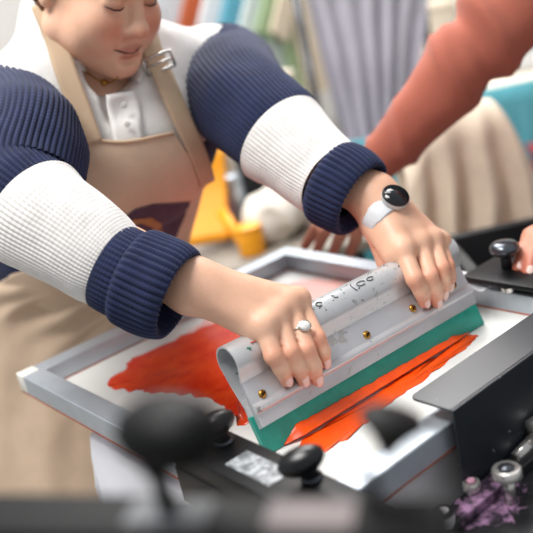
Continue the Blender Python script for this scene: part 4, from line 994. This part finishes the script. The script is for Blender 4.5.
# black box under the beige cloth
c = V(0.9925,-0.1944,-0.1267); crate(c, (.28, .22, c.z-FL), 'storage_bin', 'black bin standing behind the far clamp knob', 'bin', m_blk, -.65)
# clothes rail with shirts, left of the curtain
ra_, rb_ = V(1.7744,2.0467,0.7347), V(2.3588,1.6755,0.5525)
rk = thing('clothes_rail', 'metal clothes rail of hanging shirts beyond the woman', 'clothes rail', V((ra_.x+rb_.x)/2, (ra_.y+rb_.y)/2, FL))
bm = BM(); tube(bm, [ra_, rb_], .014, 10); obj('rail', bm, m_sil, rk)
for e_ in (ra_, rb_):
    bm = BM(); tube(bm, [e_, V(e_.x, e_.y, FL)], .016, 10); tube(bm, [V(e_.x-.2, e_.y-.2, FL+.015), V(e_.x+.2, e_.y+.2, FL+.015)], .015, 8); obj('post', bm, m_sil, rk)
dr_ = (rb_-ra_).normalized(); dn = V(-dr_.y, dr_.x, 0)
def shirt(t_, m, label, w=.46, h=.62, rotz=.9, tilt=0):
    c = ra_.lerp(rb_, t_)+V(0, 0, -.082); s = thing('hanging_shirt', label, 'shirt', c, 'shirts on the clothes rail'); Mx = Matrix.Translation(c) @ Matrix.Rotation(math.atan2(dr_.y, dr_.x)+rotz, 4, 'Z') @ Matrix.Rotation(tilt, 4, 'Y')
    bm = BM(); outl = [(-.08, 0), (-.5*w, -.05), (-.78*w, -.24), (-.6*w, -.30), (-.47*w, -.18), (-.46*w, -h), (.46*w, -h), (.47*w, -.18), (.6*w, -.30), (.78*w, -.24), (.5*w, -.05), (.08, 0), (.04, -.04), (-.04, -.04)]
    extrude_poly(bm, [Mx @ V(x, -.012, z) for x, z in outl], (Mx.to_3x3() @ V(0, .024, 0)))
    obj('cloth', bm, m, s, False)
    bm = BM(); tube(bm, [Mx @ V(-.17, 0, -.03), Mx @ V(0, 0, .02), Mx @ V(.17, 0, -.03)], .005, 6); tube(bm, [Mx @ V(0, 0, .02), Mx @ V(0, 0, .05), Mx @ V(.012, 0, .062)], .003, 6); obj('hanger', bm, m_sil, s)
cols_ = [('#cfd6dc', 'pale grey shirt on the rail behind her head'), ('#b3562e', 'rust brown shirt hanging beside her shoulder'), ('#e2e4e6', 'white shirt hanging between the rust and teal ones'), ('#5ea5ba', 'teal shirt hanging on the clothes rail'), ('#cfd9d6', 'pale mint shirt between the teal and green ones'), ('#9db38a', 'sage green shirt hanging beside the curtain'), ('#dcccb4', 'sand shirt at the curtain end of the rail')]
for (hx, lb), t_ in zip(cols_, (.20, .43, .54, .66, .78, .88, .97)): shirt(t_, mat('jersey_'+hx[1:], hx, .85, var=.06, bump=.1), lb, .42, .55, .55 if True else 1.1)
c = V(1.4511,1.2175,0.2129); tb3 = table(V(c.x, c.y, 0), .36, .28, V(1.4747,1.1466,0.0834).z-FL, m_wood, mat('pale_top', '#cfd2d6', .6), 'long pale table in front of the clothes rail', math.atan2(dr_.y, dr_.x))
for px, py, m, nm, lab in ((262, 92, m_teal, 'folded_cloth', 'folded teal cloth on the pale table'), (292, 92, m_crm, 'folded_cloth', 'folded cream cloth on the pale table'), (233, 80, m_blk, 'folded_cloth', 'folded black cloth on the pale table')):
    q = V(1.4747,1.1466,0.0834).lerp(V(c.x, c.y, V(1.4747,1.1466,0.0834).z), .6)+dr_*((px-262)/860*3.05); bm = BM()
    for k in range(4): box(bm, (q.x-.033+k*.002, q.y-.05, q.z+.003+k*.022), (q.x+.033, q.y+.05-k*.004, q.z+.024+k*.022), .008)
    tag(obj(nm, bm, m), lab, 'folded cloth', 'folded cloths on the pale table')
# low table with yellow stand, tins and cloths, seen between her sleeves
hz = V(0.7415,0.4682,-0.1662).z
tc = V(0.8616,0.5772,-0.1642); table(V(tc.x, tc.y, 0), .62, .42, hz-FL, m_blk, mat('dark_top', '#8a8378', .6), 'dark topped side table behind the far corner of the screen', -.63)
ys = thing('folding_stand', 'bright yellow folding stand on the side table beside her apron', 'stand', V(V(0.7592,0.5849,-0.1685).x, V(0.7592,0.5849,-0.1685).y, hz))
bm = BM(); up_ = lambda p: V(p.x, p.y, max(p.z, hz+.012)); a_, b_, c_, d_ = up_(V(0.7140,0.6306,-0.1377)), up_(V(0.8054,0.5621,-0.1421)), V(0.9051,0.6405,0.0649), V(0.8542,0.6880,0.0898)
grid(bm, lambda u, v: a_.lerp(b_, u).lerp(d_.lerp(c_, u), v)+V(.56, .77, 0)*(.03*math.sin(v*PI)), 10, 12); thicken(bm, .018); obj('panel', bm, m_yel, ys)
for q0, q1 in ((V(0.8267,0.5999,-0.0765), V(0.8087,0.5106,-0.1975)), (V(0.8731,0.6654,0.0057), V(0.8639,0.7121,-0.2443))):
    bm = BM(); tube(bm, [q0, V(q1.x, q1.y, hz+.014)], .016, 8); obj('leg', bm, m_yel, ys)
def tin(px, py, Z, r, h, m, nm, lab, cat):
    q = V(0.0647,-0.1999,0.4948) if False else None
def can(b, r, h, m, name, label, cat):
    t = thing(name, label, cat, b); bm = BM(); lathe(bm, b, (0, 0, 1), [(r*.96, 0), (r, .004), (r, h*.85), (r*.97, h*.87)], 24); obj('body', bm, m, t)
    bm = BM(); lathe(bm, b+V(0, 0, h*.86), (0, 0, 1), [(r*.9, 0), (r*1.02, .003), (r*1.02, h*.14), (r*.9, h*.14+.003)], 24); obj('lid', bm, m, t)
q = V(0.9297,0.6783,-0.1469); can(V(q.x, q.y, hz), .030, .15, m_sil, 'ink_tin', 'silver tin on the side table beside the yellow stand', 'tin')
q = V(0.8676,0.6518,-0.1313); can(V(q.x, q.y, hz), .018, .095, m_mag, 'ink_bottle', 'magenta bottle beside the silver tin on the side table', 'bottle')
q = V(0.8031,0.4702,-0.1475); can(V(q.x, q.y, hz), .033, .07, m_yel, 'ink_tub', 'yellow tub in front of the heaped white cloth', 'tub')
q = V(1.0490,0.7177,-0.1257); can(V(q.x, q.y, hz), .05, .24, m_blk, 'ink_jug', 'tall black jug standing behind the silver tin', 'jug')
F5 = Field(tuple(V(0.9835,0.5539,-0.1635)-V(.25, .25, .2)), tuple(V(0.9835,0.5539,-0.1635)+V(.25, .25, .2)), .008); q = V(0.9770,0.5093,-0.1880)
for k in range(9): F5.ell((q.x+random.uniform(-.09, .09), q.y+random.uniform(-.05, .05), hz+.03+random.uniform(0, .06)), (.07, .06, .045), None, .03)
a_, b_ = F5.mesh(); a_ = a_+np.array([[fnoise(p, 18)*.02]*3 for p in a_]); a_[:, 2] = np.maximum(a_[:, 2], hz+.001)
tag(meshobj('heaped_cloth', a_, b_, mat('off_white_cloth', '#d8d2c8', .85, var=.08)), 'heaped off-white cloth on the side table behind the screen corner', 'cloth')
# orange bin at the far left
c = V(0.1012,0.6589,-0.3600); crate(c, (.16, .2, max(.05, c.z-FL)), 'storage_bin', 'orange bin on the floor beside her apron', 'bin', mat('orange_plastic', '#e07b1a', .5), .6)
